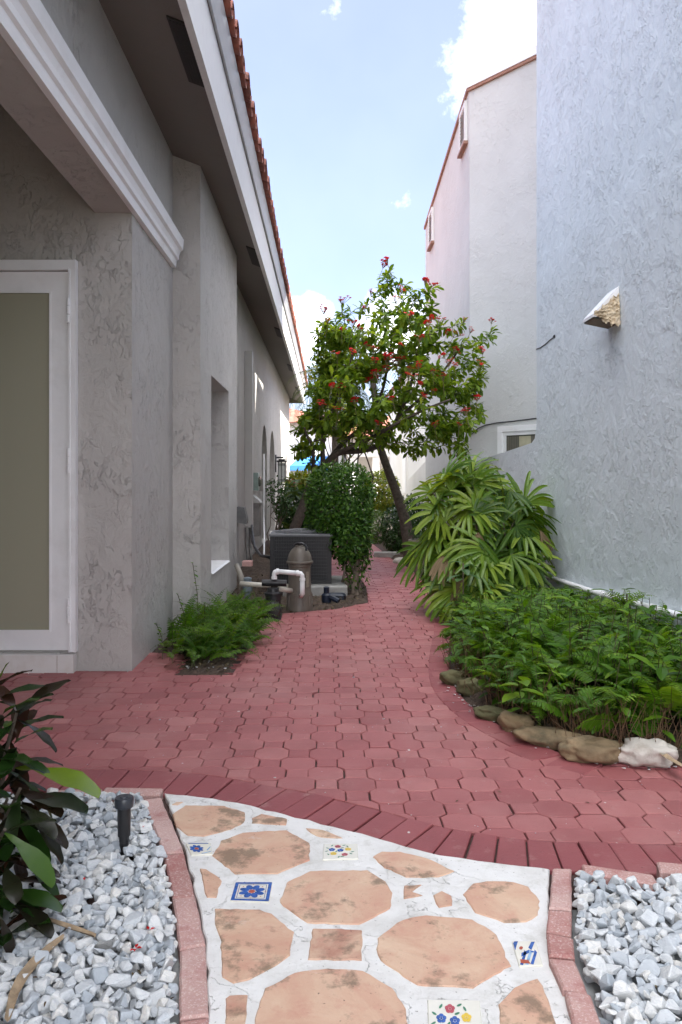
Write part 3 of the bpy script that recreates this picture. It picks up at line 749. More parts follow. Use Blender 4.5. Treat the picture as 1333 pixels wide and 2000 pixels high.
tiles = [
 (Q([(105,265),(180,215),(400,218),(520,255),(515,310),(440,350),(290,390),(190,385),(130,330)], z3), .45),
 (Q([(385,415),(510,368),(755,355),(885,425),(882,525),(700,602),(465,602),(332,500)], z3), .3),
 (Q([(546,1764),(561,1724),(607,1702),(717,1701),(752,1722),(767,1745),(762,1776),(700,1807),(600,1804)], full), .35),
 (Q([(350,800),(600,805),(670,830),(793,930),(770,1060),(725,1100),(540,1205),(450,1225),(385,1190),(380,960),(345,880)], z3), .25),
 (Q([(905,910),(1185,920),(1175,1090),(870,1088)], z3), .95),
 (Q([(480,2100),(507,1955),(520,1932),(575,1902),(640,1892),(710,1897),(765,1930),(795,1970),(800,2090)], full), .4),
 (Q([(405,1310),(430,1290),(535,1290),(500,1700),(425,1700)], z3), .8),
 (Q([(560,285),(610,262),(760,290),(750,325),(560,315)], z3), .3),
 (Q([(865,345),(960,352),(1075,400),(950,395),(900,375)], z3), .35),
 (Q([(60,240),(100,220),(170,220),(280,245),(395,300),(330,325),(200,325),(110,285)], z4), .4),
 (Q([(430,395),(470,350),(560,340),(640,345),(700,365),(745,420),(740,480),(690,510),(600,510),(480,470)], z4), .4),
 (Q([(75,620),(80,575),(180,500),(280,480),(470,500),(570,560),(625,690),(470,780),(240,770),(90,665)], z4), .3),
 (Q([(190,360),(265,355),(220,385),(265,400),(190,415)], z4), .7),
 (Q([(310,400),(345,380),(385,400),(385,440),(330,450)], z4), .7),
 (Q([(580,850),(640,780),(740,740),(770,800),(830,960),(860,1060),(585,1060)], z4), .35),
 (Q([(260,570),(300,575),(390,640),(370,680),(355,735),(300,735),(285,670)], z3), .4),
 (Q([(105,210),(130,195),(170,195),(140,212)], z3), .5),
]
def ragged(poly, amp=.003, st=.02, seed=0):
    r = random.Random(seed); out = []; n = len(poly)
    for i in range(n):
        a, b = Vector(poly[i]), Vector(poly[(i + 1) % n]); m = max(1, int((b - a).length / st))
        for k in range(m):
            p = a + (b - a) * k / m; out.append((p.x + r.uniform(-amp, amp), p.y + r.uniform(-amp, amp)))
    return out
for i, (poly, rv) in enumerate(tiles):
    mb = MB(); q = ragged(poly, .0028, .022, i)
    if area(q) < 0: q = q[::-1]
    mb.prism(q, ZM - .01, ZM + .0035, 0, .003, rv)
    mb.build('terracotta_tile', m_terra, mosaic)
# hand painted ceramic tiles
m_cream = plain('cream_glaze', (.72, .70, .62), .25, .05, 20); m_blue = plain('blue_glaze', (.03, .10, .36), .25, .35, 60)
m_pblue = plain('pale_blue_glaze', (.25, .4, .6), .25, .3, 50); m_ored = plain('rust_glaze', (.38, .07, .03), .3, .2)
m_yel = plain('yellow_glaze', (.72, .5, .04), .3, .15); m_grn = plain('green_glaze', (.03, .18, .09), .3, .3); m_rose = plain('rose_glaze', (.4, .06, .08), .3, .2)
GL = [m_cream, m_blue, m_ored, m_yel, m_grn, m_rose, m_pblue]
def quadmap(q):
    q = [Vector((*p, 0)) for p in q]
    return lambda u, v: ((q[0] * (1 - u) + q[1] * u) * (1 - v) + (q[3] * (1 - u) + q[2] * u) * v)
def ptile(quad, shapes, label):
    f = quadmap(quad); mb = MB(); z = ZM + .0045
    e = [f(u, v) for u, v in ((0, 0), (1, 0), (1, 1), (0, 1))]
    mb.prism([(p.x, p.y) for p in e], ZM - .01, z, 0, .002)
    for k, (kind, a, mi) in enumerate(shapes):
        zz = z + .0006 + .0002 * (k % 3)
        if kind == 'e':      # ellipse: u,v,ru,rv,angle
            u, v, ru, rv, an = a
            pts_ = [(u + ru * math.cos(t) * math.cos(an) - rv * math.sin(t) * math.sin(an), v + ru * math.cos(t) * math.sin(an) + rv * math.sin(t) * math.cos(an)) for t in np.linspace(0, 2 * math.pi, 14)[:-1]]
        else: pts_ = a
        w = [f(*p) for p in pts_]
        mb.add([(p.x, p.y, zz) for p in w], [tuple(range(len(w)))], mi)
    o = mb.build('painted_tile', GL, mosaic); o['label'] = label
def flower(u, v, r, n, mi, ctr=2, rot=0.0, rr=.36):
    s = []
    for k in range(n):
        a = rot + 2 * math.pi * k / n
        s.append(('e', (u + r * .62 * math.cos(a), v + r * .62 * math.sin(a), r * .36, r * rr * .5, a), mi))
    s.append(('e', (u, v, r * .24, r * .24, 0), ctr)); return s
def frame(w0, w1, mi):
    o = lambda w: [(w, w), (1 - w, w), (1 - w, 1 - w), (w, 1 - w)]; a, b = o(w0), o(w1)
    return [('p', [a[i], a[(i + 1) % 4], b[(i + 1) % 4], b[i]], mi) for i in range(4)]
ptile(Q([(435,758),(655,765),(675,655),(465,655)], z3), frame(.01, .10, 1) + frame(.135, .15, 1) + flower(.5, .5, .36, 8, 1, 2, .39, .5) + [('e', (.5 + .36 * math.cos(a), .5 + .36 * math.sin(a), .02, .02, 0), 2) for a in np.arange(0, 6.2, math.pi / 4)], 'blue framed tile with an eight petal blue flower')
posy = []
for (u, v, mi) in ((.3, .35, 3), (.62, .28, 5), (.25, .6, 1), (.5, .55, 1), (.72, .62, 3), (.42, .8, 5)): posy += flower(u, v, .10, 5, mi, mi, .3, .9)
for (u, v, a) in ((.1, .5, .6), (.15, .3, 2), (.45, .12, 1.2), (.55, .15, .2), (.85, .45, .4), (.8, .32, 2.4), (.6, .88, .5), (.7, .8, 2), (.25, .85, 1), (.12, .7, 2.5), (.55, .7, .4), (.38, .48, 1)):
    posy.append(('e', (u, v, .055, .022, a), 4))
ptile(Q([(958,525),(1160,520),(1155,435),(965,435)], z3), posy, 'cream tile with a small bunch of red, yellow and blue flowers')
ptile(Q([(215,500),(335,495),(325,430),(183,432)], z3), flower(.35, .5, .32, 8, 1, 2, .2, .5) + [('p', [(.1, .93), (.9, .9), (.9, .96), (.1, .99)], 1), ('p', [(.5, .05), (.95, .2), (.95, .26), (.5, .1)], 6), ('p', [(.8, .3), (.97, .6), (.95, .66), (.76, .36)], 6)], 'broken tile with a blue flower beside the brick edging')
ptile(Q([(290,1040),(520,1040),(500,835),(285,832)], z4), [(k, a, m) for (k, a, m) in posy], 'cream tile with trailing flowers at the bottom of the path')
sc_ = []
for k in range(4):
    u = .05 + k * .22; sc_.append(('p', [(u, .05), (u + .12, .02), (u + .42, .5), (u + .35, .62), (u + .3, .5)] if k < 3 else [(.7, .6), (.95, .95), (.8, .95), (.6, .7)], 1 if k != 1 else 6))
sc_ += [('p', [(.02, .6), (.25, .98), (.1, .98), (.02, .9)], 1), ('p', [(.1, .1), (.5, .06), (.45, .2), (.12, .25)], 2), ('p', [(.2, .35), (.6, .5), (.9, .5), (.6, .62), (.25, .5)], 1), ('e', (.3, .7, .09, .06, .5), 2)]
ptile(Q([(662,695),(760,690),(730,590),(632,592)], z4), sc_, 'worn blue and rust scroll tile beside the brick edging')

# ------------------------------------------------------------------ edging bricks
def brick(quad, z0, z1, label, group, seed):
    mb = MB(); q = quad if area(quad) > 0 else quad[::-1]
    rr = random.Random(seed); q = ragged([tuple(p) for p in inset(q, .002)], .0015, .04, seed)
    if area(q) < 0: q = q[::-1]
    mb.prism(q, z0, z1 + rr.uniform(-.003, .003), 0, .006, rr.random())
    return tag(mb.build('edging_brick', m_brick), label, 'brick', group)
TZ = .028
def lerp2(a, b, t): return (a[0] + (b[0] - a[0]) * t, a[1] + (b[1] - a[1]) * t)
L_out = [(279, 1560), (318, 1667), (337, 1751), (350, 1852), (349, 1986), (347, 2110)]
L_in = [(316, 1555), (361, 1664), (383, 1747), (403, 1842), (410, 1978), (412, 2100)]
names = ['first edging brick from the red paving on the left of the mosaic', 'third edging brick from the red paving, left of the blue flower tile', 'fourth edging brick from the red paving on the left of the mosaic', 'long edging brick beside the gravel with a stone leaning on it', 'edging brick cut by the bottom of the photo left of the mosaic']
GL_, GR_ = 'bricks edging the left of the mosaic', 'bricks edging the right of the mosaic'
for i in range(5):
    a, b, c2, d = [G2(*p, TZ) for p in (L_out[i], L_in[i], L_in[i + 1], L_out[i + 1])]
    if i == 0:
        ma, mb_ = lerp2(a, d, .45), lerp2(b, c2, .45)
        brick([a, b, mb_, ma], -.08, TZ, names[0], GL_, 1)
        brick([ma, mb_, c2, d], -.08, TZ, 'second edging brick from the red paving, darker red with chipped paint', GL_, 2)
    else: brick([a, b, c2, d], -.08, TZ - .002 * i, names[i], GL_, 3 + i)
for k, (a, b, lab) in enumerate((((206, 1538), (320, 1540), 'pale edging brick across the top of the left gravel bed, behind the black lamp'), ((110, 1541), (203, 1539), 'darker edging brick at the top of the left gravel bed beside the croton'))):
    p0, p1 = G2(*a, TZ), G2(*b, TZ)
    brick([p0, p1, (p1[0], p1[1] - .075), (p0[0], p0[1] - .075)], -.08, TZ, lab, 'bricks edging the top of the gravel beds', 20 + k)
R = [((1078, 1694), (1118, 1695), (1118, 1776), (1071, 1773)), ((1070, 1775), (1118, 1778), (1118, 1828), (1066, 1817)), ((1067, 1819), (1120, 1831), (1125, 1870), (1071, 1865)), ((1071, 1867), (1125, 1872), (1151, 1938), (1099, 1927)), ((1101, 1931), (1156, 1940), (1185, 2020), (1125, 2020))]
rl = ['edging brick nearest the red paving on the right of the mosaic', 'short second edging brick on the right side of the mosaic', 'third edging brick on the right, beside the blue and rust tile', 'tilted fourth edging brick on the right of the mosaic', 'lowest edging brick on the right, cut by the bottom of the photo']
for i, q in enumerate(R): brick([G2(*p, TZ + .008) for p in q], -.08, TZ + .008, rl[i], GR_, 40 + i)
q = [G2(*p, .05) for p in ((1135, 1686), (1276, 1707), (1290, 1728), (1140, 1704))]; brick(q, -.08, .05, 'pale edging brick across the top of the right gravel bed', 'bricks edging the top of the gravel beds', 50)
q = [G2(*p, .06) for p in ((1282, 1680), (1400, 1692), (1405, 1712), (1288, 1700))]; brick(q, -.08, .06, 'tall edging brick at the right edge above the right gravel bed', 'bricks edging the top of the gravel beds', 51)

# ------------------------------------------------------------------ white marble gravel
def stone_tpl(seed):
    """angular marble chip: hull of scattered points with its corners knocked off"""
    r = np.random.default_rng(seed); bm = bmesh.new(); ax = np.array([1.0, r.uniform(.6, .95), r.uniform(.45, .75)])
    d = r.normal(size=(11, 3)); d /= np.linalg.norm(d, axis=1, keepdims=True); d *= r.uniform(.85, 1.08, (11, 1))
    for p in d * ax: bm.verts.new(p)
    h = bmesh.ops.convex_hull(bm, input=bm.verts[:]); bmesh.ops.delete(bm, geom=[v for v in bm.verts if not v.link_faces], context='VERTS')
    bmesh.ops.dissolve_limit(bm, angle_limit=.30, verts=bm.verts[:], edges=bm.edges[:])
    bmesh.ops.bevel(bm, geom=bm.edges[:], offset=.07, segments=1, affect='EDGES', clamp_overlap=True)
    bmesh.ops.triangulate(bm, faces=bm.faces[:]); bm.verts.index_update()
    v = np.array([q.co[:] for q in bm.verts]); f = np.array([[q.index for q in fa.verts] for fa in bm.faces]); bm.free()
    return v, f
ST = [stone_tpl(i) for i in range(14)]
m_marble, nt_, b_, vec_ = new_mat('white_marble')
at_ = nt_.nodes.new("ShaderNodeAttribute"); at_.attribute_name = 'rnd'
c = ramp(nt_, at_.outputs['Fac'], [(0, (.36, .40, .44)), (.3, (.53, .56, .59)), (.75, (.66, .67, .67)), (1, (.70, .68, .64))])
vn = M_(nt_, 'ABSOLUTE', M_(nt_, 'SUBTRACT', tnoise(nt_, vec_, 26, 5, .6, 1.0, (1, 1, 2.5)), .5))
c = mixc(nt_, M_(nt_, 'MULTIPLY', M_(nt_, 'SUBTRACT', .5, M_(nt_, 'MULTIPLY', vn, 8), True), .7), c, (.36, .40, .45))
nt_.links.new(c, b_.inputs['Base Color']); b_.inputs['Roughness'].default_value = .6
b_.inputs['Subsurface Weight'].default_value = 0.0
bump(nt_, b_, tnoise(nt_, vec_, 90, 5, .6), .003)
def gravel(poly, n, seed, rmin, rmax, zb):
    r = np.random.default_rng(seed); xs = [p[0] for p in poly]; ys = [p[1] for p in poly]
    x0, x1, y0, y1 = min(xs), max(xs), min(ys), max(ys); cell = .008
    Hm = np.full((int((y1 - y0) / cell) + 3, int((x1 - x0) / cell) + 3), zb); mb = MB(); byt = {}
    k = 0; tries = 0
    while k < n and tries < n * 20:
        tries += 1
        x, y = r.uniform(x0, x1), r.uniform(y0, y1)
        rad = rmin + (rmax - rmin) * r.beta(1.5, 2.0)
        ip = inset(poly, 0)
        if not inside(poly, x, y): continue
        if any((math.hypot(x - (a[0] + (b[0] - a[0]) * t), y - (a[1] + (b[1] - a[1]) * t)) < rad * .5) for a, b in zip(poly, poly[1:] + poly[:1]) for t in [max(0, min(1, ((x - a[0]) * (b[0] - a[0]) + (y - a[1]) * (b[1] - a[1])) / ((b[0] - a[0]) ** 2 + (b[1] - a[1]) ** 2)))]): continue
        i0, j0 = int((y - y0) / cell), int((x - x0) / cell); w = max(1, int(rad * .62 / cell))
        sl = Hm[max(0, i0 - w):i0 + w + 1, max(0, j0 - w):j0 + w + 1]; zc = sl.mean() * .6 + sl.max() * .4 
        if zc > zb + .05: continue
        z = zc + rad * .30; sl[:] = np.maximum(sl, z + rad * .42)
        byt.setdefault(int(r.integers(len(ST))), []).append((x, y, z, rad, r.uniform(0, 6.28), r.normal(0, .4), r.normal(0, .4), r.random())); k += 1
    for ti, L in byt.items():
        L = np.array(L); Rm = np.stack([np.array(Matrix.Rotation(a, 3, 'Z') @ Matrix.Rotation(b, 3, 'X') @ Matrix.Rotation(c_, 3, 'Y')) for a, b, c_ in L[:, 4:7]])
        mb.inst(ST[ti][0], ST[ti][1], L[:, :3], Rm, L[:, 3], L[:, 7])
    return mb
gl = [(-2.3, 1.75), (-.33, 1.75), G2(347, 1990), G2(346, 1852), G2(333, 1751), G2(314, 1667), G2(276, 1562), (-.72, 3.40), (-1.25, 3.42), (-2.4, 3.40)]
tag(gravel(gl, 6500, 5, .013, .043, -.015).build('gravel', m_marble), 'white and grey marble chips filling the bed left of the mosaic', 'gravel', kind='stuff')
gr = [G2(1120, 1722), G2(1150, 1728), G2(1290, 1740), (1.9, 2.68), (1.9, 1.6), (.86, 1.6), G2(1180, 2010), G2(1152, 1938), G2(1126, 1872), G2(1122, 1800)]
tag(gravel(gr, 3200, 6, .013, .043, -.015).build('gravel', m_marble), 'white and grey marble chips filling the bed right of the mosaic', 'gravel', kind='stuff')
mb = MB(); mb.prism([(-2.6, 1.0), (2.36, 1.0), (2.36, 3.3), (-2.6, 3.5)], -.1, -.02); struct(mb.build('ground_fabric', plain('weed_cloth', (.30, .31, .31), .9, .3)))
# ------------------------------------------------------------------ things on and beside the houses
# dryer vent hood with torn wrapping on the right wall
hood = thing('vent_hood', 'small wedge vent hood with torn beige wrapping on the grey wall', 'vent hood', (2.36, 6.6, 2.7))
WX = 2.358
def W_(px, py): return RP(px, py, (WX, 0, 0), (1, 0, 0))
A = Vector(W_(1205, 560)); Bf = Vector(W_(1213, 640))
ty0, ty1 = 6.60, 6.86                     # near / far side of the hood on the wall
zt2, zb2 = 2.90, 2.63; px_ = 2.15         # top at wall, bottom lip, projection
mb = MB()
v = [(WX, ty0, zt2), (WX, ty1, zt2), (px_, ty1, zb2 + .02), (px_, ty0, zb2 + .02), (WX, ty0, zb2 + .02), (WX, ty1, zb2 + .02),
     (px_, ty0, zb2 + .045), (px_, ty1, zb2 + .045)]
mb.add(v, [(0, 1, 7, 6), (6, 7, 2, 3), (0, 6, 3, 4), (1, 5, 2, 7), (0, 4, 5, 1)])
mb.build('hood', m_white, hood)
m_paper = plain('beige_wrapping', (.60, .50, .36), .8, .35, 18, .006, 25, dirt=(.3, .2, .1), dirt_amt=.5, dirt_scale=10)
mb = MB(); r = random.Random(4); nn = 14; v = []; f = []
for i in range(nn + 1):                    # crumpled sheet over the near side
    t = i / nn
    for j in range(nn + 1):
        s_ = j / nn
        top = zt2 - .055 - (zt2 - zb2 - .10) * t; bot = zb2 - .07 + .03 * t + .07 * abs(t - .35)
        x = WX - .003 - (WX - px_) * t * (1 - .25 * s_); z = top + (bot - top) * s_
        v.append((x + r.uniform(-.006, .006), ty0 - .012 - .03 * s_ * (1 - t) + r.uniform(-.013, .013), z + (r.uniform(-.02, .02) if j in (0, nn) else 0)))
for i in range(nn):
    for j in range(nn): a = i * (nn + 1) + j; f.append((a, a + 1, a + nn + 2, a + nn + 1))
mb.add(v, f); mb.build('torn_wrapping', m_paper, hood)
mb = MB(); mb.add([(px_ + .004, ty0, zb2 + .012), (px_ + .004, ty1, zb2 + .012), (WX, ty1, zb2 - .03), (WX, ty0, zb2 - .03), (px_ + .02, ty0 + .01, zb2 + .018), (px_ + .02, ty1 - .01, zb2 + .018)], [(0, 3, 2, 1)])
mb.build('flap', plain('brown_flap', (.20, .14, .10), .7, .2), hood)
# stray wire at the wall corner
mb = MB(); mb.tube([W_(1048, 682), W_(1056, 679), W_(1066, 672), W_(1076, 663), W_(1084, 657)], .006, 6); a = W_(1084, 657); mb.lathe((a[0] - .004, a[1], a[2]), [(.015, -.01), (.015, .01)], 8, ax='y')
tag(mb.build('wire', m_dark), 'short stray black wire clipped to the edge of the grey wall', 'wire')
# plastic pipe low along the right wall
pp = thing('water_pipe', 'white plastic pipe running low along the grey wall above the ferns', 'pipe', (2.3, 7, .35))
mb = MB(); mb.tube([(2.315, 9.5, .29), (2.315, 7.2, .36), (2.315, 5.2, .455), (2.315, 3.8, .5)], .026, 12); mb.build('pipe', m_white, pp, smooth=True)
for y, z in ((8.6, .317), (6.9, .374), (5.8, .425)):
    mb = MB(); mb.tube([(2.315, y - .05, z + .003), (2.315, y + .05, z - .002)], .033, 12); mb.build('coupling', m_white, pp, smooth=True, angle=40)
# cable across the pink wall
def CP(px, py, off=.012):
    p = Vector(RP(px, py, CH(0, 0, off), tuple(cn))); return tuple(p)
mb = MB(); mb.tube([CP(922, 848), CP(935, 836), CP(950, 830), CP(970, 826), CP(1000, 823), CP(1048, 817)], .009, 6)
tag(mb.build('cable', m_dark), 'thin dark cable strung above the small window of the pink house', 'cable')

# line-set cover and electrical gear on the left wall
cov = thing('pipe_cover', 'tall square greige duct cover running up the left wall', 'duct cover', (-1.25, 13.1, .55))
mb = MB(); mb.box((-1.308, 13.1, .56), (-1.185, 13.28, 3.39), 0, .006); mb.build('cover', plain('duct_paint', GREIGE, .55, .04, 6, .001, 60), cov)
m_pvcgrey = plain('grey_plastic', (.22, .21, .20), .5, .2, 10)
for k, (x, y, r) in enumerate(((-1.27, 13.12, .03), (-1.22, 13.14, .022))):
    mb = MB(); mb.tube([(x, y, .58), (x, y, .3), (x + .01, y - .05, .18), (x + .03, y - .12, .02)], r, 8); mb.build('pipe', m_pvcgrey, cov, smooth=True)
mb = MB(); mb.tube([(-1.20, 13.15, .60), (-1.14, 12.6, .52), (-1.02, 11.6, .38), (-.86, 10.7, .34), (-.70, 10.25, .36)], .018, 8)
mb.tube([(-1.22, 13.2, .55), (-1.12, 12.3, .40), (-.95, 11.2, .33), (-.66, 10.2, .33)], .012, 8); mb.build('insulated_hose', m_dark, cov, smooth=True)
hb = thing('utility_box', 'grey electrical disconnect box with a sloped lid on the left wall', 'utility box', (-1.25, 14.6, .8))
mb = MB(); mb.box((-1.308, 14.5, .86), (-1.17, 14.9, .91)); mb.box((-1.308, 14.52, .32), (-1.19, 14.88, .858)); mb.build('box', m_pvcgrey, hb)
mb = MB(); mb.prism([(.912, -1.308), (.912, -1.16), (.96, -1.20), (1.05, -1.308)], 14.48, 14.92, axis='y'); mb.build('lid', plain('grey_lid', (.45, .45, .43), .5, .1), hb)
mb = MB(); mb.tube([(-1.16, 15.2, 1.8), (-1.16, 15.2, .9), (-1.14, 14.9, .62), (-1.0, 13.2, .42), (-.9, 11.8, .25)], .014, 8)
tag(mb.build('conduit', m_white, smooth=True), 'thin white conduit curving down the left wall beside the arches', 'conduit')
mt = thing('meter_box', 'small green glass fronted meter above the grey electrical box', 'meter', (-1.25, 14.8, 1.3))
mb = MB(); mb.box((-1.308, 14.6, 1.13), (-1.22, 14.9, 1.45), 0, .01); mb.build('box', plain('meter_green', (.22, .30, .27), .3, .15), mt)
mb = MB(); mb.lathe((-1.22, 14.75, 1.29), [(.09, 0), (.09, .03), (.05, .045)], 16, ax='x'); mb.build('glass_dome', m_pane, mt)
mb = MB(); mb.box((-1.308, 15.9, 1.1), (-1.2, 16.1, 1.34), 0, .01); tag(mb.build('outlet_box', plain('box_grey', (.3, .29, .27), .5, .1)), 'small greige outlet box on the wall beside the first arch', 'outlet box')
dv = thing('wall_vent', 'small dark grey exhaust vent hood low on the left wall past the niche', 'vent', (-1.3, 12.0, .75))
mb = MB(); mb.prism([(.70, -1.308), (.68, -1.17), (.74, -1.16), (.92, -1.20), (.93, -1.308)], 11.95, 12.2, axis='y'); mb.build('hood', plain('vent_grey', (.14, .14, .14), .4, .2, spec=.6), dv)
# lantern
ln = thing('wall_lantern', 'black glazed wall lantern on the left wall beyond the arches', 'lantern', (-1.3, 21, 1.5))
mb = MB(); mb.box((-1.308, 20.9, 1.5), (-1.28, 21.1, 1.95)); mb.box((-1.28, 20.97, 1.86), (-1.1, 21.03, 1.90)); mb.build('bracket', m_dark, ln)
mb = MB(); x0, x1, y0, y1 = -1.24, -1.04, 20.85, 21.05
mb.box((x0 - .02, y0 - .02, 1.76), (x1 + .02, y1 + .02, 1.80)); mb.box((x0 + .02, y0 + .02, 1.80), (x1 - .02, y1 - .02, 1.84)); mb.box((x0 - .01, y0 - .01, 1.18), (x1 + .01, y1 + .01, 1.22))
for x in (x0, (x0 + x1) / 2 - .007, x1 - .018):
    for y in (y0, y1 - .018): mb.box((x, y, 1.22), (x + .015, y + .018, 1.76))
for y in (y0, y1 - .012):
    mb.box((x0 + .019, y, 1.30), (x1 - .019, y + .012, 1.315)); mb.box((x0 + .019, y, 1.68), (x1 - .019, y + .012, 1.695))
mb.build('cage', m_dark, ln)
mb = MB(); mb.box((x0 + .02, y0 + .02, 1.23), (x1 - .02, y1 - .02, 1.75)); mb.build('glass', plain('lantern_glass', (.6, .62, .58), .2, .06, 10), ln)

# air conditioner
ac = thing('air_conditioner', 'dark grey square air conditioning condenser with wire grille beside the shrub', 'air conditioner', (-.3, 9.9, .12))
m_ac = plain('condenser_grey', (.016, .016, .018), .5, .15, 20); m_acl = plain('condenser_top', (.10, .105, .115), .4, .1, 20, spec=.6)
ax0, ax1, ay0, ay1, az0, az1 = -.66, .06, 9.56, 10.25, .12, .70
mb = MB(); mb.box((ax0 + .025, ay0 + .025, az0 + .03), (ax1 - .025, ay1 - .025, az1 - .02))
for x in (ax0, ax1 - .05):
    for y in (ay0, ay1 - .05): mb.box((x, y, az0), (x + .05, y + .05, az1 - .03))
mb.box((ax0 + .004, ay0 + .004, az0), (ax1 - .004, ay1 - .004, az0 + .045), 0, .006); mb.build('cabinet', m_ac, ac)
mb = MB()
m_gr = plain('grille_wire', (.034, .034, .037), .45, .2)
for k in range(13):
    z = az0 + .06 + k * (az1 - az0 - .10) / 12
    mb.box((ax0 + .05, ay0 + .002, z), (ax1 - .05, ay0 + .010, z + .006)); mb.box((ax1 - .01, ay0 + .05, z), (ax1 - .002, ay1 - .05, z + .006)); mb.box((ax0 + .002, ay0 + .05, z), (ax0 + .010, ay1 - .05, z + .006))
for k in range(32):
    t = .055 + k * (ax1 - ax0 - .115) / 31
    mb.box((ax0 + t, ay0 + .011, az0 + .046), (ax0 + t + .006, ay0 + .017, az1 - .03)); mb.box((ax0 + .011, ay0 + t * .95, az0 + .046), (ax0 + .017, ay0 + t * .95 + .006, az1 - .03))
mb.build('grille', m_gr, ac)
mb = MB()
o4 = [(ax0 - .012, ay0 - .012), (ax1 + .012, ay0 - .012), (ax1 + .012, ay1 + .012), (ax0 - .012, ay1 + .012)]
cxa, cya = (ax0 + ax1) / 2, (ay0 + ay1) / 2
mb.prism(o4, az1 - .03, az1, 0, .008)
top = mb.build('top_cover', m_acl, ac)
mb = MB()
for r_ in (.10, .17, .24, .30): mb.tube([(cxa + r_ * math.cos(a), cya + r_ * math.sin(a), az1 + .045 - .1 * r_) for a in np.linspace(0, 2 * math.pi, 33)], .005, 5)
for k in range(20):
    a = 2 * math.pi * k / 20; mb.tube([(cxa + .07 * math.cos(a), cya + .07 * math.sin(a), az1 + .04), (cxa + .33 * math.cos(a), cya + .33 * math.sin(a), az1 + .004)], .004, 5)
mb.lathe((cxa, cya, az1 + .03), [(.08, -.03), (.08, .008), (.02, .012)], 20); mb.build('fan_guard', plain('guard_grey', (.2, .2, .21), .4, .1), ac)
mb = MB(); mb.prism([(-.50, 9.35), (.24, 9.35), (.24, 10.4), (-.50, 10.4)], -.02, .115, 0, .012)
tag(mb.build('concrete_pad', m_concrete), 'grey concrete slab under the air conditioner at the path edge', 'concrete pad')

# cartridge filter
fl = thing('pool_filter', 'taupe domed cylinder pool filter standing on the mulch', 'pool filter', (-.28, 8.42, 0))
m_taupe = plain('taupe_plastic', (.125, .105, .085), .45, .12, 9, .0006, 80, dirt=(.05, .045, .035), dirt_amt=.45, dirt_scale=6)
fx, fy = -.275, 8.42
mb = MB(); mb.lathe((fx, fy, 0), [(.138, -.02), (.138, .04), (.132, .055), (.126, .17), (.124, .18), (.118, .19), (.112, .44), (.118, .45), (.118, .475)], 32)
for k in range(10):
    a = 2 * math.pi * k / 10; mb.box((fx + .128 * math.cos(a) - .006, fy + .128 * math.sin(a) - .006, .05), (fx + .128 * math.cos(a) + .006, fy + .128 * math.sin(a) + .006, .165))
mb.build('tank', m_taupe, fl, smooth=True, angle=30)
mb = MB(); mb.lathe((fx, fy, 0), [(.136, .478), (.140, .482), (.140, .498), (.128, .504), (.122, .54), (.108, .58), (.082, .62), (.05, .645), (.045, .66), (.03, .665)], 32); lid = mb.build('lid', m_taupe, fl, smooth=True, angle=30)
mb = MB(); mb.tube([(fx - .055, fy - .03, .668), (fx - .02, fy - .04, .685), (fx + .03, fy - .05, .683), (fx + .065, fy - .05, .655)], .012, 8); mb.lathe((fx, fy, .662), [(.03, 0), (.034, .012), (.02, .024)], 14)
mb.tube([(fx + .055, fy - .07, .675), (fx + .075, fy - .09, .64), (fx + .07, fy - .1, .615)], .013, 8); mb.build('relief_valve', m_dark, lid, smooth=True, angle=40)
mb = MB(); a0 = -1.0
mb.add([(fx + .1205 * math.cos(a), fy + .1205 * math.sin(a), z) for z in (.24, .40) for a in np.linspace(-.95, -.65, 5)], [(i, i + 1, i + 6, i + 5) for i in range(4)])
mb.build('plate', plain('faded_plate', (.24, .22, .17), .5, .2, 60), fl)

pp = thing('pump_pipework', 'white plastic pipe looping from the black pump to the taupe filter', 'pipe', (-.5, 8.1, 0))
def loop(mb, pts, r=.024): mb.tube(pts, r, 12)
yb = 8.12
def XY(px, py, Y=yb): return P(px, py, Y)
mb = MB(); loop(mb, [XY(536, 1130), XY(536, 1121), XY(537.5, 1117.5), XY(541, 1116)]); loop(mb, [XY(541, 1116), XY(583, 1119.5)])
loop(mb, [XY(583, 1119.5), XY(588, 1120.5), XY(590.5, 1124), XY(591, 1131)]); loop(mb, [XY(591, 1131), XY(591, 1160), XY(588, 1164, 8.2)]); mb.build('pipe', m_white, pp, smooth=True)
for p0, p1 in ((XY(579, 1119.3), XY(584, 1119.6)), (XY(591, 1129), XY(591, 1134)), (XY(536, 1126), XY(536, 1131)), (XY(540, 1116), XY(545, 1116.2))):
    mb = MB(); mb.tube([p0, p1], .030, 12); mb.build('collar', m_white, pp, smooth=True, angle=40)
mb = MB(); mb.tube([P(470, 1140, 8.5), P(528, 1144, 8.4)], .026, 10); mb.tube([P(545, 1150, 8.2), P(572, 1154, 8.35)], .026, 10); mb.tube([P(545, 1143, 8.4), P(566, 1146, 8.45)], .024, 10)
mb.build('feed_pipe', plain('cream_pvc', (.62, .58, .50), .5, .06, 9), pp, smooth=True)
pm = thing('pool_pump', 'black pool pump with strainer pot on the mulch left of the filter', 'pump', (-.53, 8.0, 0))
bx, by = -.525, 8.06
mb = MB(); mb.lathe((bx, by, 0), [(.075, .10), (.078, .2), (.085, .205), (.085, .225), (.06, .235), (.055, .27), (.02, .275)], 20); mb.tube([P(512, 1138, 8.15), P(560, 1139, 8.15)], .034, 12); mb.build('strainer_pot', m_dark, pm, smooth=True, angle=40)
mb = MB(); mb.lathe((bx + .01, by - .28, .085), [(.02, 0), (.062, .004), (.075, .02), (.078, .16), (.07, .2)], 20, ax='y')
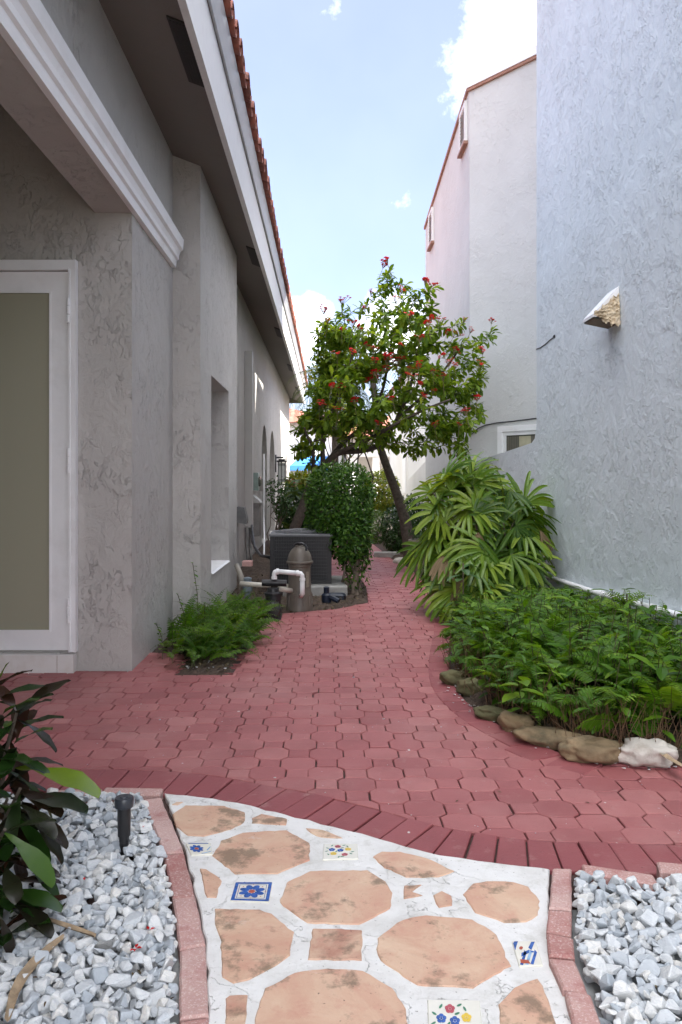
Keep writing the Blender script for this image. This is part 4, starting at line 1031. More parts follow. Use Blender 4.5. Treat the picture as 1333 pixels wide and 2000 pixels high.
for k in range(14):
    a = 2 * math.pi * k / 14; mb.box((bx + .01 + .08 * math.cos(a) - .004, by - .25, .085 + .08 * math.sin(a) - .004), (bx + .01 + .08 * math.cos(a) + .004, by - .09, .085 + .08 * math.sin(a) + .004))
mb.build('motor', m_dark, pm, smooth=True, angle=40)
mb = MB(); mb.box((bx - .07, by - .24, -.005), (bx + .09, by + .05, .018), 0, .005); mb.build('base', m_dark, pm)
vl = thing('valve', 'grey pipe valve and curved drain elbow against the left house corner', 'valve', (-.82, 8.6, 0))
mb = MB(); c0 = P(484, 1138, 8.7); mb.lathe((c0[0], c0[1], 0), [(.03, 0), (.03, .14), (.05, .15), (.055, .24), (.04, .26), (.045, .29), (.02, .30)], 14); mb.tube([P(476, 1140, 8.7), P(495, 1143, 8.7)], .035, 10); mb.build('valve_body', plain('valve_blue_grey', (.19, .23, .26), .4, .2, 20), vl, smooth=True, angle=40)
mb = MB(); mb.tube([P(463, 1105, 9.0), P(467, 1115, 8.9), P(472, 1128, 8.85), P(474, 1150, 8.8)], .03, 10); mb.build('elbow', plain('stone_pvc', (.3, .27, .23), .5, .2), vl, smooth=True)
mb = MB(); c0 = P(482, 1101, 8.75); mb.box((c0[0] - .045, c0[1] - .03, c0[2] - .025), (c0[0] + .06, c0[1] + .08, c0[2] + .03), 0, .006, .2); tag(mb.build('brick', m_brick), 'single red brick balanced on top of the grey pipe valve', 'brick')
m_bluepl = plain('navy_plastic', (.006, .013, .03), .45, .2, 12)
mb = MB(); a, b_ = P(637, 1168, 9.1), P(676, 1168, 9.1)
mb.prism([(a[0], 9.02), (b_[0] - .03, 9.0), (b_[0], 9.04), (b_[0], 9.14), (a[0], 9.16)], 0.0, .075, 0, .02); tag(mb.build('tray', m_bluepl, smooth=True, angle=40), 'low navy blue plastic tray lying on the mulch below the shrub', 'tray')
mb = MB(); mb.lathe((.02 - .02, 8.85, 0), [(.05, 0), (.055, .09), (.03, .11), (.03, .16), (.035, .17), (.015, .18)], 14); mb.tube([(0, 8.85, .08), (.09, 8.8, .05), (.13, 8.78, .03)], .03, 8); tag(mb.build('check_valve', m_bluepl, smooth=True, angle=40), 'dark plastic fitting on the mulch just right of the filter', 'pipe fitting')

# path lamp stake
lm = thing('path_lamp', 'black stake path lamp with a round cap standing in the left gravel', 'garden lamp', (-.73, 2.95, 0))
lx, ly, _ = G(243, 1668, .01)
mb = MB(); mb.lathe((lx, ly, 0), [(.0165, -.02), (.0165, .055), (.0175, .056), (.0175, .075), (.022, .076), (.0225, .1), (.0235, .15), (.0235, .178)], 24); mb.build('stem', m_dark, lm, smooth=True, angle=30)
mb = MB(); mb.lathe((lx, ly, 0), [(.0245, .176), (.0325, .180), (.0335, .186), (.0335, .208), (.031, .213), (.015, .2135), (.014, .2165), (.003, .2165)], 28); mb.build('cap', plain('lamp_cap', (.035, .04, .05), .3, .2, 20), lm, smooth=True, angle=30)

# boulders along the planting bed
m_rock = plain('tan_boulder', (.21, .15, .085), .85, .35, 9, .006, 35, dirt=(.06, .055, .03), dirt_amt=.75, dirt_scale=8)
m_rockg = plain('mossy_boulder', (.115, .105, .05), .9, .4, 9, .006, 35, dirt=(.05, .06, .02), dirt_amt=.7, dirt_scale=7)
m_rockw = plain('white_boulder', (.56, .52, .47), .85, .18, 7, .008, 30, dirt=(.2, .15, .1), dirt_amt=.5, dirt_scale=12)
bl = [((893, 1342), .19, .125, .105, m_rockg, 'small round greenish boulder at the far end of the boulder edging'), ((924, 1362), .19, .13, .11, m_rockg, 'dark mossy boulder, second from the far end of the edging'), ((963, 1410), .19, .12, .075, m_rockg, 'flat low mossy boulder among the dry stems at the bed edge'),
      ((1012, 1435), .20, .13, .105, m_rock, 'tan boulder blotched with black lichen at the bed edge'), ((1078, 1462), .33, .16, .095, m_rock, 'long flat tan boulder with lichen along the bed edge'), ((1168, 1494), .31, .16, .115, m_rock, 'smooth large tan boulder in front of the ferns'), ((1272, 1502), .28, .16, .125, m_rockw, 'whitish boulder nearest the camera at the right bed edge')]
for i, ((px, py), w, d, h, m, lab) in enumerate(bl):
    gx, gy, _ = G(px, py); bm = bmesh.new(); bmesh.ops.create_icosphere(bm, subdivisions=4, radius=1)
    an = [(-.3), -.6, -.5, -.7, -.45, -.2, -.1][i]
    for vv in bm.verts:
        p = vv.co.normalized(); s_ = 1 + .30 * noise.noise(p * 1.4 + Vector((i * 7.1, 0, 0))) + .14 * noise.noise(p * 3.2 + Vector((i, 3, 0))) + .02 * noise.noise(p * 11)
        q = Vector((abs(p.x) ** .92 * math.copysign(1, p.x), abs(p.y) ** .92 * math.copysign(1, p.y), abs(p.z) ** .85 * math.copysign(1, p.z))) * s_
        q = Vector((q.x * w / 2, q.y * d / 2, q.z * h / 2)); ca, sa = math.cos(an), math.sin(an)
        vv.co = (q.x * ca - q.y * sa + gx, q.x * sa + q.y * ca + gy + .055, q.z + h * .42)
    me = bpy.data.meshes.new('boulder'); bm.to_mesh(me); bm.free(); me.materials.append(m)
    for p in me.polygons: p.use_smooth = True
    o = bpy.data.objects.new('boulder', me); COL.objects.link(o); tag(o, lab, 'boulder', 'boulders edging the planting bed')

# ------------------------------------------------------------------ plants
RG = np.random.default_rng(2024)
def rndunit(n, rng=RG):
    v = rng.normal(size=(n, 3)); return v / np.linalg.norm(v, axis=1, keepdims=True)
def branch(mb, a, b, r0, r1, sag=.1, n=5, seed=0, sides=6, wob=.03):
    a, b = np.array(a, float), np.array(b, float); rr = np.random.default_rng(seed); L = np.linalg.norm(b - a); pts = []
    off = rr.normal(0, wob * L, (n + 1, 3)); off[0] = off[-1] = 0
    for i in range(n + 1):
        t = i / n; p = a + (b - a) * t + off[i]; p[2] -= sag * L * 4 * t * (1 - t) * .5; pts.append(p)
    mb.tube([tuple(p) for p in pts], [r0 + (r1 - r0) * i / n for i in range(n + 1)], sides, cap=False)
    return pts

# --- flowering tree: limbs reach out to tips inside the crown seen in the photo
tree = thing('flowering_tree', 'small red flowered tree arching over the path from behind the condenser', 'tree', (-.56, 11.9, 0))
TY = 12.0
trunk = [(-.62, 12.0, -.05), (-.52, 12.0, .45), (-.33, 12.0, .95), (-.2, 12.0, 1.30), (-.05, 12.0, 1.50)]
limbs = [
 [trunk[-1], P(660, 885, 12.0), P(705, 880, 12.0), P(742, 868, 12), P(775, 820, 12.1), P(800, 760, 12.1), P(815, 700, 12), P(822, 640, 11.9)],
 [trunk[-1], P(632, 850, 11.9), P(650, 800, 11.8), P(672, 740, 11.7), P(690, 690, 11.7)],
 [trunk[-1], P(668, 868, 12.2), P(715, 825, 12.4), P(745, 770, 12.4), P(760, 700, 12.3), P(768, 640, 12.2)],
 [P(660, 885, 12.0), P(720, 858, 11.7), P(770, 830, 11.4), P(830, 800, 11.2), P(880, 780, 11.2)],
 [P(775, 820, 12.1), P(830, 770, 12.2), P(870, 720, 12.2), P(900, 680, 12.2)],
 [trunk[-2], P(612, 880, 11.6), P(600, 850, 11.5), P(595, 835, 11.4)],
 [P(690, 690, 11.7), P(675, 660, 11.7)],
 [P(632, 850, 11.9), P(625, 800, 12.2), P(635, 740, 12.4), P(640, 690, 12.4)],
]
mb = MB(); sk = []
def poly_tube(pts, r0, r1, sides=8):
    q = [np.array(p) for p in pts]; out = []
    for i in range(len(q) - 1):
        p0 = q[max(0, i - 1)]; p1 = q[i]; p2 = q[i + 1]; p3 = q[min(len(q) - 1, i + 2)]
        for k in range(5):
            t = k / 5; out.append(.5 * ((2 * p1) + (p2 - p0) * t + (2 * p0 - 5 * p1 + 4 * p2 - p3) * t * t + (3 * p1 - p0 - 3 * p2 + p3) * t ** 3))
    out.append(q[-1]); n = len(out); rad = [r0 + (r1 - r0) * i / (n - 1) for i in range(n)]
    mb.tube([tuple(p) for p in out], rad, sides)
    return list(zip(out, rad))
sk += poly_tube(trunk, .085, .065, 10)
for k, l in enumerate(limbs): sk += poly_tube(l, [.055, .04, .04, .034, .028, .03, .018, .03][k], .012)
ell = [(745, 745, 125, 95, 1.0, 85), (690, 690, 68, 62, .7, 48), (640, 790, 60, 75, .7, 46), (850, 785, 82, 70, .8, 55), (865, 690, 60, 45, .6, 24), (770, 640, 62, 45, .6, 26), (800, 850, 70, 38, .6, 26), (690, 840, 80, 38, .7, 34), (885, 835, 40, 40, .5, 20), (725, 690, 90, 50, .6, 34), (640, 660, 22, 25, .3, 10), (595, 880, 26, 12, .2, 8), (612, 825, 34, 32, .4, 16), (815, 640, 45, 40, .5, 16), (900, 745, 40, 50, .5, 16)]
tips = []
for (cx, cy_, rx_, ry_, rd, n) in ell:
    for _ in range(int(n * .8)):
        a = RG.uniform(0, 6.283); q = math.sqrt(RG.uniform(.05, 1)); tips.append(P(cx + rx_ * q * math.cos(a), cy_ + ry_ * q * math.sin(a), TY + rd * RG.uniform(-1, 1)))
solo = [(757, 552), (800, 568), (843, 590), (748, 585), (812, 582), (905, 630), (925, 668), (948, 662), (940, 740), (945, 805), (925, 760), (930, 790), (620, 650), (632, 632), (655, 622), (612, 690), (690, 608), (720, 595), (850, 560), (880, 640), (585, 868), (578, 845), (600, 905), (900, 880), (880, 870), (915, 700), (935, 700), (862, 640), (780, 600), (660, 640), (765, 560), (795, 556), (748, 537), (760, 530), (836, 570), (633, 627), (668, 608), (959, 648), (943, 706), (936, 730), (932, 797), (740, 570), (808, 590), (790, 585), (850, 605)]
nsolo = len(solo); tips = [P(x, y, TY + RG.uniform(-.3, .3)) for x, y in solo] + tips
tips = np.array(tips); order = np.argsort(np.linalg.norm(tips - np.array(P(720, 850, 12)), axis=1))
tdir = np.zeros_like(tips); nodes = np.array([p for p, r in sk]); nrad = [r for p, r in sk]
for ii in order:
    t = tips[ii]; d = np.linalg.norm(nodes - t, axis=1); low = nodes[:, 2] > t[2] + .15; d = d + low * .4 + (np.array(nrad) < .005) * .05
    j = int(np.argmin(d)); r0 = min(.013, max(.0045, nrad[j] * .7)); pts = branch(mb, nodes[j], t, r0, .0035, -.06, 5, int(ii), 5, .035)
    nodes = np.vstack([nodes] + [p[None] for p in pts[1:]]); nrad += list(np.linspace(r0, .0035, len(pts) - 1))
    dd = pts[-1] - pts[-2]; dd = dd / np.linalg.norm(dd) + np.array((0, -.1, .35)); tdir[ii] = dd / np.linalg.norm(dd)
mb.build('trunk', m_darkbark, tree, smooth=True)
mb = MB(); pos = []; dirs = []; scl = []; rv = []
for k, t in enumerate(tips):
    n = int(RG.integers(17, 25)) if k >= nsolo else 26
    for q in range(n):
        back = RG.uniform(0, .20); a = q * 2.4 + RG.uniform(-.3, .3); up = tdir[k]; x = np.cross(up, (.3, .2, .9)); x /= np.linalg.norm(x) + 1e-9; y = np.cross(up, x)
        el = RG.uniform(-.35, .65) + (.2 - back) * 1.5
        d = (x * math.cos(a) + y * math.sin(a)) * math.cos(el) + up * math.sin(el); d[2] -= .12
        pos.append(t - up * back); dirs.append(d); scl.append(RG.uniform(.10, .165)); rv.append(RG.random())
R_ = spin(lookR(np.array(dirs)), RG.normal(0, .35, len(pos)))
mb.inst(T_OBOV[0] * np.array((1.15, 1, 1)), T_OBOV[1], np.array(pos), R_, np.array(scl), rv)
m_jat = leaf_mat('jatropha_leaf', [(.08, .16, .016), (.13, .23, .022), (.19, .30, .03), (.29, .39, .05)], .45, .5, spec=.25)
mb.build('crown', m_jat, tree)
m_flower = leaf_mat('red_flower', [(.62, .012, .02), (.75, .02, .03), (.78, .05, .06)], .6, .3, tcol=1, spec=.08)
m_stalk = plain('flower_stalk', (.12, .10, .04), .6, .2)
def flower_mesh(seed):
    r = np.random.default_rng(seed); b = MB(); n = 9
    for q in range(n):
        c = np.array((r.normal(0, .022), r.normal(0, .022), .05 + r.normal(0, .012))); b.tube([(0, 0, 0), tuple(c)], .0018, 4, 1)
        d = np.stack([np.array((math.cos(a), math.sin(a), .35)) for a in np.arange(5) * 1.2566 + r.uniform(0, 1)])
        b.inst(T_SMALL[0] * np.array((1.1, 1, 1)), T_SMALL[1], np.repeat(c[None], 5, 0), lookR(d), np.full(5, .019), np.full(5, r.random()))
    b.tube([(0, 0, -.10), (0, 0, 0)], .0022, 4, 1)
    return b
fprot = []
for s_ in range(4):
    o = flower_mesh(s_).build('flower', [m_flower, m_stalk]); fprot.append(o)
fpos = [(748, 525), (758, 518), (831, 558), (845, 560), (783, 575), (725, 580), (773, 592), (668, 596), (633, 615), (714, 610), (843, 628), (857, 630), (905, 632), (886, 690), (872, 652), (885, 660), (918, 652), (960, 633), (943, 693), (936, 718), (932, 785), (912, 812), (897, 837), (800, 728), (818, 722), (847, 733), (812, 755), (798, 742), (778, 710), (766, 702), (755, 712), (776, 716), (735, 712), (757, 705), (778, 680), (820, 668), (837, 640), (735, 735), (722, 750), (732, 745), (748, 728), (668, 652), (705, 645), (660, 700), (688, 695), (665, 762), (648, 762), (625, 800), (632, 797), (866, 745), (845, 770), (825, 780), (850, 838), (693, 790), (730, 690), (690, 640), (640, 635), (800, 625), (870, 700), (890, 720), (768, 785), (735, 833), (715, 680), (660, 810), (877, 717)]
for k, (x, y) in enumerate(fpos):
    o = fprot[k % 4] if k < 4 else fprot[k % 4].copy()
    if k >= 4: COL.objects.link(o)
    sx = tips[:, 0] / tips[:, 1] * F + VX; sy = VY - (tips[:, 2] - H) / tips[:, 1] * F
    near = np.where(np.hypot(sx - x, sy - y) < 26)[0]
    o.location = P(x, y, (tips[near, 1].min() - .13) if len(near) else TY - .1); o.rotation_euler = (RG.normal(0, .3), RG.normal(0, .3), RG.uniform(0, 6)); s_ = RG.uniform(1.25, 1.9); o.scale = (s_,) * 3
    adopt(o, tree)

# --- leaf mass helper for shrubs
def shell(n, c, rad, p=2.6, inner=.55, rng=RG):
    """points in a rounded box shape, mostly near its skin; returns points and outward normals"""
    d = rndunit(n, rng); k = (np.abs(d / 1.0) ** p).sum(1) ** (-1 / p); s_ = inner + (1 - inner) * rng.random(n) ** .45
    lump = np.array([1 + .13 * noise.noise(Vector(q * 3.1) + Vector(c)) for q in d])
    pts = d * (k * s_ * lump)[:, None] * np.array(rad) + np.array(c)
    nr = d / np.array(rad); nr /= np.linalg.norm(nr, axis=1, keepdims=True)
    return pts, nr
def leafmass(mb, n, c, rad, size, tpl, p=2.6, inner=.55, rng=RG, droop=.3, spread=.8):
    pts, nr = shell(n, c, rad, p, inner, rng)
    d = nr * .6 + rng.normal(0, spread, (n, 3)); d[:, 2] -= droop
    up = nr + np.array((0, 0, .6))
    R_ = lookR(d, up) if False else np.concatenate([lookR(d[i:i + 1], up[i]) for i in range(0)] or [lookR2(d, up)])
    mb.inst(tpl[0], tpl[1], pts, R_, rng.uniform(size * .7, size * 1.25, n), rng.random(n))
def lookR2(d, up):
    d = d / np.linalg.norm(d, axis=1, keepdims=True); x = np.cross(d, up); x /= np.linalg.norm(x, axis=1, keepdims=True) + 1e-9; z = np.cross(x, d)
    return np.stack([x, d, z], axis=2)

m_shrub = leaf_mat('glossy_shrub_leaf', [(.016, .055, .006), (.032, .10, .010), (.06, .15, .016), (.11, .22, .025)], .38, .35, spec=.25)
sh = thing('clipped_shrub', 'tall clipped round leaved shrub on thin stems beside the condenser', 'shrub', (.3, 9.75, 0))
mb = MB()
leafmass(mb, 5200, (.16, 9.95, 1.05), (.40, .42, .46), .052, T_OVAL, 3.4, .6)
leafmass(mb, 2300, (.27, 9.75, .66), (.27, .33, .30), .052, T_OVAL, 2.6, .5)
leafmass(mb, 500, (.33, 9.7, .42), (.22, .25, .2), .05, T_OVAL, 2.2, .3)
leafmass(mb, 90, (.36, 9.6, .2), (.16, .15, .15), .045, T_OVAL, 2.2, .2)
leafmass(mb, 260, (.16, 9.95, 1.30), (.38, .40, .27), .05, T_LANCE, 2.4, .85)
mb.build('crown', m_shrub, sh)
mb = MB()
for k, (x, y, tx, ty_, r0) in enumerate(((.315, 9.52, .30, 9.8, .028), (.36, 9.5, .36, 9.75, .034), (.28, 9.62, .1, 9.95, .018), (.40, 9.55, .45, 9.8, .016), (.23, 9.55, .2, 9.7, .014), (.33, 9.65, 0, 10, .014))):
    branch(mb, (x, y, -.05), (tx, ty_, .95), r0, r0 * .5, 0, 7, k, 8, .025)
mb.build('trunk', m_bark, sh, smooth=True)

# --- leaning palm trunk right of the path, crown hidden in the tree
pm2 = thing('leaning_palm', 'slim leaning palm trunk rising from the right path edge into the tree', 'palm', (1.34, 12.8, 0))
mb = MB()
pth = [P(806, 1106, 12.8), P(800, 1060, 12.8), P(790, 1010, 12.9), P(774, 960, 13), P(757, 915, 13.1), P(745, 880, 13.2), P(738, 830, 13.4), P(733, 780, 13.6), P(728, 740, 13.8), P(726, 715, 13.9)]
pr = [.14, .11, .085, .072, .065, .06, .056, .054, .052, .045]; q = []
for i in range(len(pth) - 1):
    for k in range(8):
        t = k / 8; q.append((np.array(pth[i]) * (1 - t) + np.array(pth[i + 1]) * t, (pr[i] * (1 - t) + pr[i + 1] * t) * (1 + .06 * ((k % 2) - .5)) + RG.normal(0, .0015)))
mb.tube([tuple(p) for p, r in q], [r for p, r in q], 14); mb.build('trunk', m_darkbark, pm2, smooth=True, angle=50)
def frond(mb, base, az, L, el0, droop, pairs=34, plen=.32, pw=.6, rng=RG, tpl=T_NEEDLE, rmi=1):
    pts = []; p = np.array(base, float); e = el0; n = 14
    for i in range(n + 1):
        pts.append(p.copy()); d = np.array((math.cos(az) * math.cos(e), math.sin(az) * math.cos(e), math.sin(e))); p = p + d * L / n; e -= droop / n * (1 + i / n)
    pts = np.array(pts); mb.tube([tuple(x) for x in pts], [.011 * (L / 1.6) * (1 - .8 * i / n) for i in range(n + 1)], 5, rmi, .5)
    s_ = np.linspace(.12, .99, pairs); P_ = np.stack([np.interp(s_ * n, np.arange(n + 1), pts[:, k]) for k in range(3)], 1)
    T_ = np.gradient(pts, axis=0); T_ = np.stack([np.interp(s_ * n, np.arange(n + 1), T_[:, k]) for k in range(3)], 1); T_ /= np.linalg.norm(T_, axis=1, keepdims=True)
    sd = np.cross(T_, (0, 0, 1)); sd /= np.linalg.norm(sd, axis=1, keepdims=True) + 1e-9; up = np.cross(sd, T_)
    ln_ = plen * np.sin(np.pi * (s_ * .85 + .12)) ** .7; rv = rng.random()
    for sg in (1, -1):
        d = sd * sg * .8 + T_ * .75 + up * .12 + rng.normal(0, .07, (pairs, 3)); d[:, 2] -= .18
        sc = np.stack([ln_ * pw, ln_, ln_], 1)
        mb.inst(tpl[0], tpl[1], P_, lookR2(d, up + .2), sc, np.clip(rv + rng.normal(0, .15, pairs), 0, 1))
m_palm = leaf_mat('palm_frond', [(.03, .08, .015), (.05, .12, .02), (.09, .16, .03)], .4, .4)
mb = MB(); top = pth[-1]
for k in range(13): frond(mb, (top[0], top[1], top[2]), 2.4 * k, RG.uniform(1.1, 1.5), RG.uniform(.1, 1.0), RG.uniform(.9, 1.7), 30, .26)
mb.build('crown', [m_palm, m_stalk], pm2)
pb = thing('feathery_palm', 'feathery palm with fine arching fronds behind the flowering tree', 'palm', (.0, 17, 0))
c0 = np.array(P(655, 760, 17)); mb = MB(); mb.tube([(c0[0], 17, -.1), tuple(c0)], [.09, .06], 10); mb.build('trunk', m_bark, pb, smooth=True)
mb = MB()
for k in range(24): frond(mb, c0, 2.4 * k, RG.uniform(1.0, 1.45), RG.uniform(-.1, 1.1), RG.uniform(1.0, 1.9), 38, .26)
mb.build('crown', [m_palm, m_stalk], pb)

# --- lady palm: fans of blunt fingers
m_lady = leaf_mat('lady_palm_leaf', [(.035, .10, .010), (.075, .17, .014), (.14, .25, .02), (.27, .37, .035)], .38, .3, stripe=60)
m_drybrown = leaf_mat('dry_palm_leaf', [(.16, .10, .05), (.24, .16, .09), (.3, .22, .13)], .8, .2, tcol=1)
lp = thing('lady_palm', 'large bright green fan leaved palm clump against the grey wall', 'palm', (1.75, 8.3, 0))
def fan(mb, base, d, up, size, nseg, spread, rng=RG, wd=1.0, droop=1.0):
    d = np.array(d) / np.linalg.norm(d); x = np.cross(d, up); x /= np.linalg.norm(x) + 1e-9; z = np.cross(x, d); rv = rng.random()
    for k in range(nseg):
        a = (k / (nseg - 1) - .5) * spread + rng.normal(0, .05); L = size * (1 - .22 * (abs(a) / (spread / 2)) ** 2) * rng.uniform(.92, 1.06)
        dd = d * math.cos(a) + x * math.sin(a); e = 0.0; p = np.array(base, float); rows = []; n = 8; bend = rng.uniform(.25, .75) * droop
        sx = np.cross(dd, z); sx /= np.linalg.norm(sx); w0 = .034 * wd * (size / .4) * rng.uniform(.85, 1.15)
        prof = [.12, .45, .75, .95, 1, 1, .95, .8, .42]
        for i in range(n + 1):
            cur = dd * math.cos(e) - np.array((0, 0, 1)) * math.sin(max(e, 0)) ; cur /= np.linalg.norm(cur)
            zz = np.cross(sx, cur); w = w0 * prof[i]
            rows += [p - sx * w + zz * w * .45, p, p + sx * w + zz * w * .45]
            p = p + cur * L / n; e += bend / n * (.5 + i / n)
        f = []
        for i in range(n):
            q = i * 3; f += [(q, q + 1, q + 4, q + 3), (q + 1, q + 2, q + 5, q + 4)]
        mb.add(rows, f, 0, float(np.clip(rv + rng.normal(0, .12), 0, 1)))
mb = MB(); mbd = MB(); mst = MB(); rg = np.random.default_rng(8)
heads = [(880, 935, 8.3, .9), (850, 975, 8.1, .6), (940, 955, 8.2, .9), (1000, 960, 8.25, 1.1), (1030, 985, 8.3, .9), (860, 1020, 8.0, .4), (920, 1010, 7.95, .5), (985, 1020, 7.95, .5), (1030, 1040, 8.1, .3), (885, 1070, 7.85, .1), (950, 1075, 7.7, .1), (1000, 1085, 7.8, 0), (860, 1105, 7.85, -.2), (920, 1110, 7.6, -.1), (970, 1130, 7.6, -.2), (1035, 1105, 8.0, -.1), (890, 1150, 7.7, -.4), (940, 1150, 7.55, -.3), (960, 985, 8.5, 1.2), (900, 980, 8.5, 1.1), (1010, 1010, 8.6, .8), (835, 1050, 8.2, .2), (870, 1000, 8.6, .9), (905, 1040, 8.1, .4), (980, 1050, 8.0, .4), (1045, 1010, 8.5, .6), (930, 1060, 8.2, .5), (850, 1080, 8.3, .1), (1010, 1060, 8.2, .3), (870, 1135, 8.0, -.2), (925, 965, 8.4, 1.0), (985, 985, 8.3, 1.0)]
root = np.array((1.68, 8.4, 0))
heads = heads + [(x + rg.uniform(-28, 28), y + rg.uniform(-22, 26), Y + rg.uniform(-.05, .35), el + rg.normal(0, .25)) for x, y, Y, el in heads for _ in range(3)][:84]
for k, (x, y, Y, el) in enumerate(heads):
    b = np.array(P(x, y, Y + .1)); o_ = b - np.array((1.68, 8.65, b[2])); o_[2] = 0; o_ /= np.linalg.norm(o_) + 1e-6
    o_ = o_ * .8 + rg.normal(0, .25, 3); o_[2] = 0; o_ /= np.linalg.norm(o_)
    b[0] = 1.68 + (min(b[0], 2.12) - 1.68) * .9
    if b[0] > 1.9: o_[0] = min(o_[0], .15); o_ /= np.linalg.norm(o_)
    nrm_ = o_ * rg.uniform(.5, 1.0) + np.array((0, 0, rg.uniform(.35, .9))) + rg.normal(0, .25, 3); nrm_ /= np.linalg.norm(nrm_)
    d = np.array((rg.normal(0, .45), rg.normal(0, .2), math.sin(el * .9) + rg.normal(0, .25))) + o_ * .5; d -= nrm_ * d.dot(nrm_); d /= np.linalg.norm(d)
    fan(mb, b, d, nrm_, rg.uniform(.36, .5), int(rg.integers(9, 14)), rg.uniform(2.2, 3.8), rg, .58, 1.7)
    hb_ = root + np.array((o_[0] * .2 + rg.normal(0, .1), o_[1] * .2 + rg.normal(0, .1), 0))
    mid = np.array((hb_[0] + (b[0] - hb_[0]) * .25, hb_[1] + (b[1] - hb_[1]) * .25, b[2] * .75)); mst.tube([tuple(hb_), tuple(hb_ * .5 + mid * .5 + (0, 0, .05)), tuple(mid), tuple(b)], [.013, .011, .007, .004], 6)
for (x, y, Y, el) in ((865, 1085, 7.9, -.9), (935, 1040, 7.9, -1.2), (900, 1130, 7.8, -1.0), (930, 1160, 7.6, -.8), (1055, 1035, 8.2, -1.1), (885, 1110, 7.9, -1.2), (955, 1020, 8.2, -1.2)):
    b = np.array(P(x, y, Y)); o_ = np.array((rg.normal(0, .6), -1, 0)); o_ /= np.linalg.norm(o_)
    mbd = MB(); fan(mbd, b, o_ * math.cos(el) + np.array((0, 0, 1)) * math.sin(el), np.array((0, 0, 1.)) + o_ * .3, rg.uniform(.25, .33), 8, 1.1, rg, .7, .8); mbd.build('dead_leaf', m_drybrown, lp)
mb.build('foliage', m_lady, lp); mst.build('stem', m_bark, lp, smooth=True)
bp = thing('leafy_seedling', 'small broad leaved seedling growing in front of the lady palm base', 'plant', (1.35, 7.5, 0))
m_broad = leaf_mat('broad_leaf', [(.04, .12, .03), (.07, .16, .05), (.10, .19, .07)], .4, .3)
mb = MB()
for (x, y, Y, hh) in ((905, 1100, 7.4, 9), (890, 1215, 6.9, 7)):
    c0 = np.array(P(x, y, Y)); msd = MB(); msd.tube([(c0[0], c0[1], 0), tuple(c0)], .006, 5); msd.build('stem', m_bark, bp)
    for k in range(hh):
        a = k * 2.4; d = np.array((math.cos(a), math.sin(a), RG.uniform(-.3, .3))); mb.inst(T_OVAL[0] * np.array((1.0, 1, 1)), T_OVAL[1], (c0 - np.array((0, 0, .05 * (k // 2))))[None] + d * .03, lookR(d[None]), np.array([RG.uniform(.10, .15)]), [RG.random()])
mb.build('foliage', m_broad, bp)

# --- ferns
def fern(mb, base, az, L, el0, droop, pairs, plen, pw, rv, rng=RG, mi=0):
    n = 9; pts = []; p = np.array(base, float); e = el0
    for i in range(n + 1):
        pts.append(p.copy()); p = p + np.array((math.cos(az) * math.cos(e), math.sin(az) * math.cos(e), math.sin(e))) * L / n; e -= droop / n * (.6 + .9 * i / n)
    pts = np.array(pts); mb.tube([tuple(x) for x in pts], [.0028 * (1 - .75 * i / n) for i in range(n + 1)], 3, 1, .4, cap=False)
    s_ = np.linspace(.15, .98, pairs); ix = s_ * n; P_ = np.stack([np.interp(ix, np.arange(n + 1), pts[:, k]) for k in range(3)], 1)
    T_ = np.gradient(pts, axis=0); T_ = np.stack([np.interp(ix, np.arange(n + 1), T_[:, k]) for k in range(3)], 1); T_ /= np.linalg.norm(T_, axis=1, keepdims=True)
    sd = np.cross(T_, (0, 0, 1)); sd /= np.linalg.norm(sd, axis=1, keepdims=True) + 1e-9; up = np.cross(sd, T_)
    tw = rng.normal(0, .35); c, s2 = math.cos(tw), math.sin(tw); sd, up = sd * c + up * s2, up * c - sd * s2
    ln_ = plen * np.clip(np.sin(np.pi * (s_ * .8 + .2)) * 1.1, .18, 1)
    for sg in (1, -1):
        d = sd * sg + T_ * .35 + rng.normal(0, .10, (pairs, 3)); d[:, 2] -= .15
        mb.inst(T_PINNA[0], T_PINNA[1], P_ + T_ * (.004 * sg), lookR2(d, up), np.stack([ln_ * pw, ln_, ln_], 1), np.clip(rv + rng.normal(0, .12, pairs), 0, 1), mi)
m_fern = leaf_mat('sword_fern_leaf', [(.03, .09, .007), (.07, .18, .012), (.12, .26, .018), (.23, .38, .03)], .4, .42, spec=.25)
m_fernl = leaf_mat('boston_fern_leaf', [(.045, .12, .012), (.07, .18, .018), (.11, .235, .025), (.17, .30, .035)], .45, .45, spec=.18)
m_rachis = plain('rachis', (.06, .05, .02), .7, .2)
m_dry = plain('dry_stem', (.13, .075, .04), .9, .3, 40)
rb = [(x + .11, y + .09) for x, y in bed if y < 8.6] + [(1.5, 8.0), (2.3, 8.3), (2.3, 3.95)]
rg = np.random.default_rng(31); mb = MB(); k = 0
while k < 640:
    x, y = rg.uniform(.8, 2.33), rg.uniform(3.85, 8.4)
    if not inside(rb, x, y): continue
    if y > 6.9 and x < 1.9 and rg.random() < .75: continue
    edge = min(math.hypot(x - a, y - b) for a, b in bed); hz = .22 + .24 * min(1, edge / .4)
    hz *= 1.0 - .25 * max(0, (y - 6) / 2)
    if rg.random() < .36: pass
    az = rg.uniform(0, 6.283)
    if edge < .4 and rg.random() < .7: az = math.atan2(-(y - 4) * .35 - .7, -.8) + rg.normal(0, .8)
    if x > 2.1 and math.cos(az) > .3: az += math.pi
    zb_ = rg.uniform(.02, .10) + (hz - .22) * .55
    L = hz * rg.uniform(.7, 1.15)
    fern(mb, (x, y, zb_), az, L, rg.uniform(.35, 1.25), rg.uniform(1.0, 2.1), int(14 + L * 22), rg.uniform(.05, .075), rg.uniform(.95, 1.35), rg.beta(2, 2), rg); k += 1
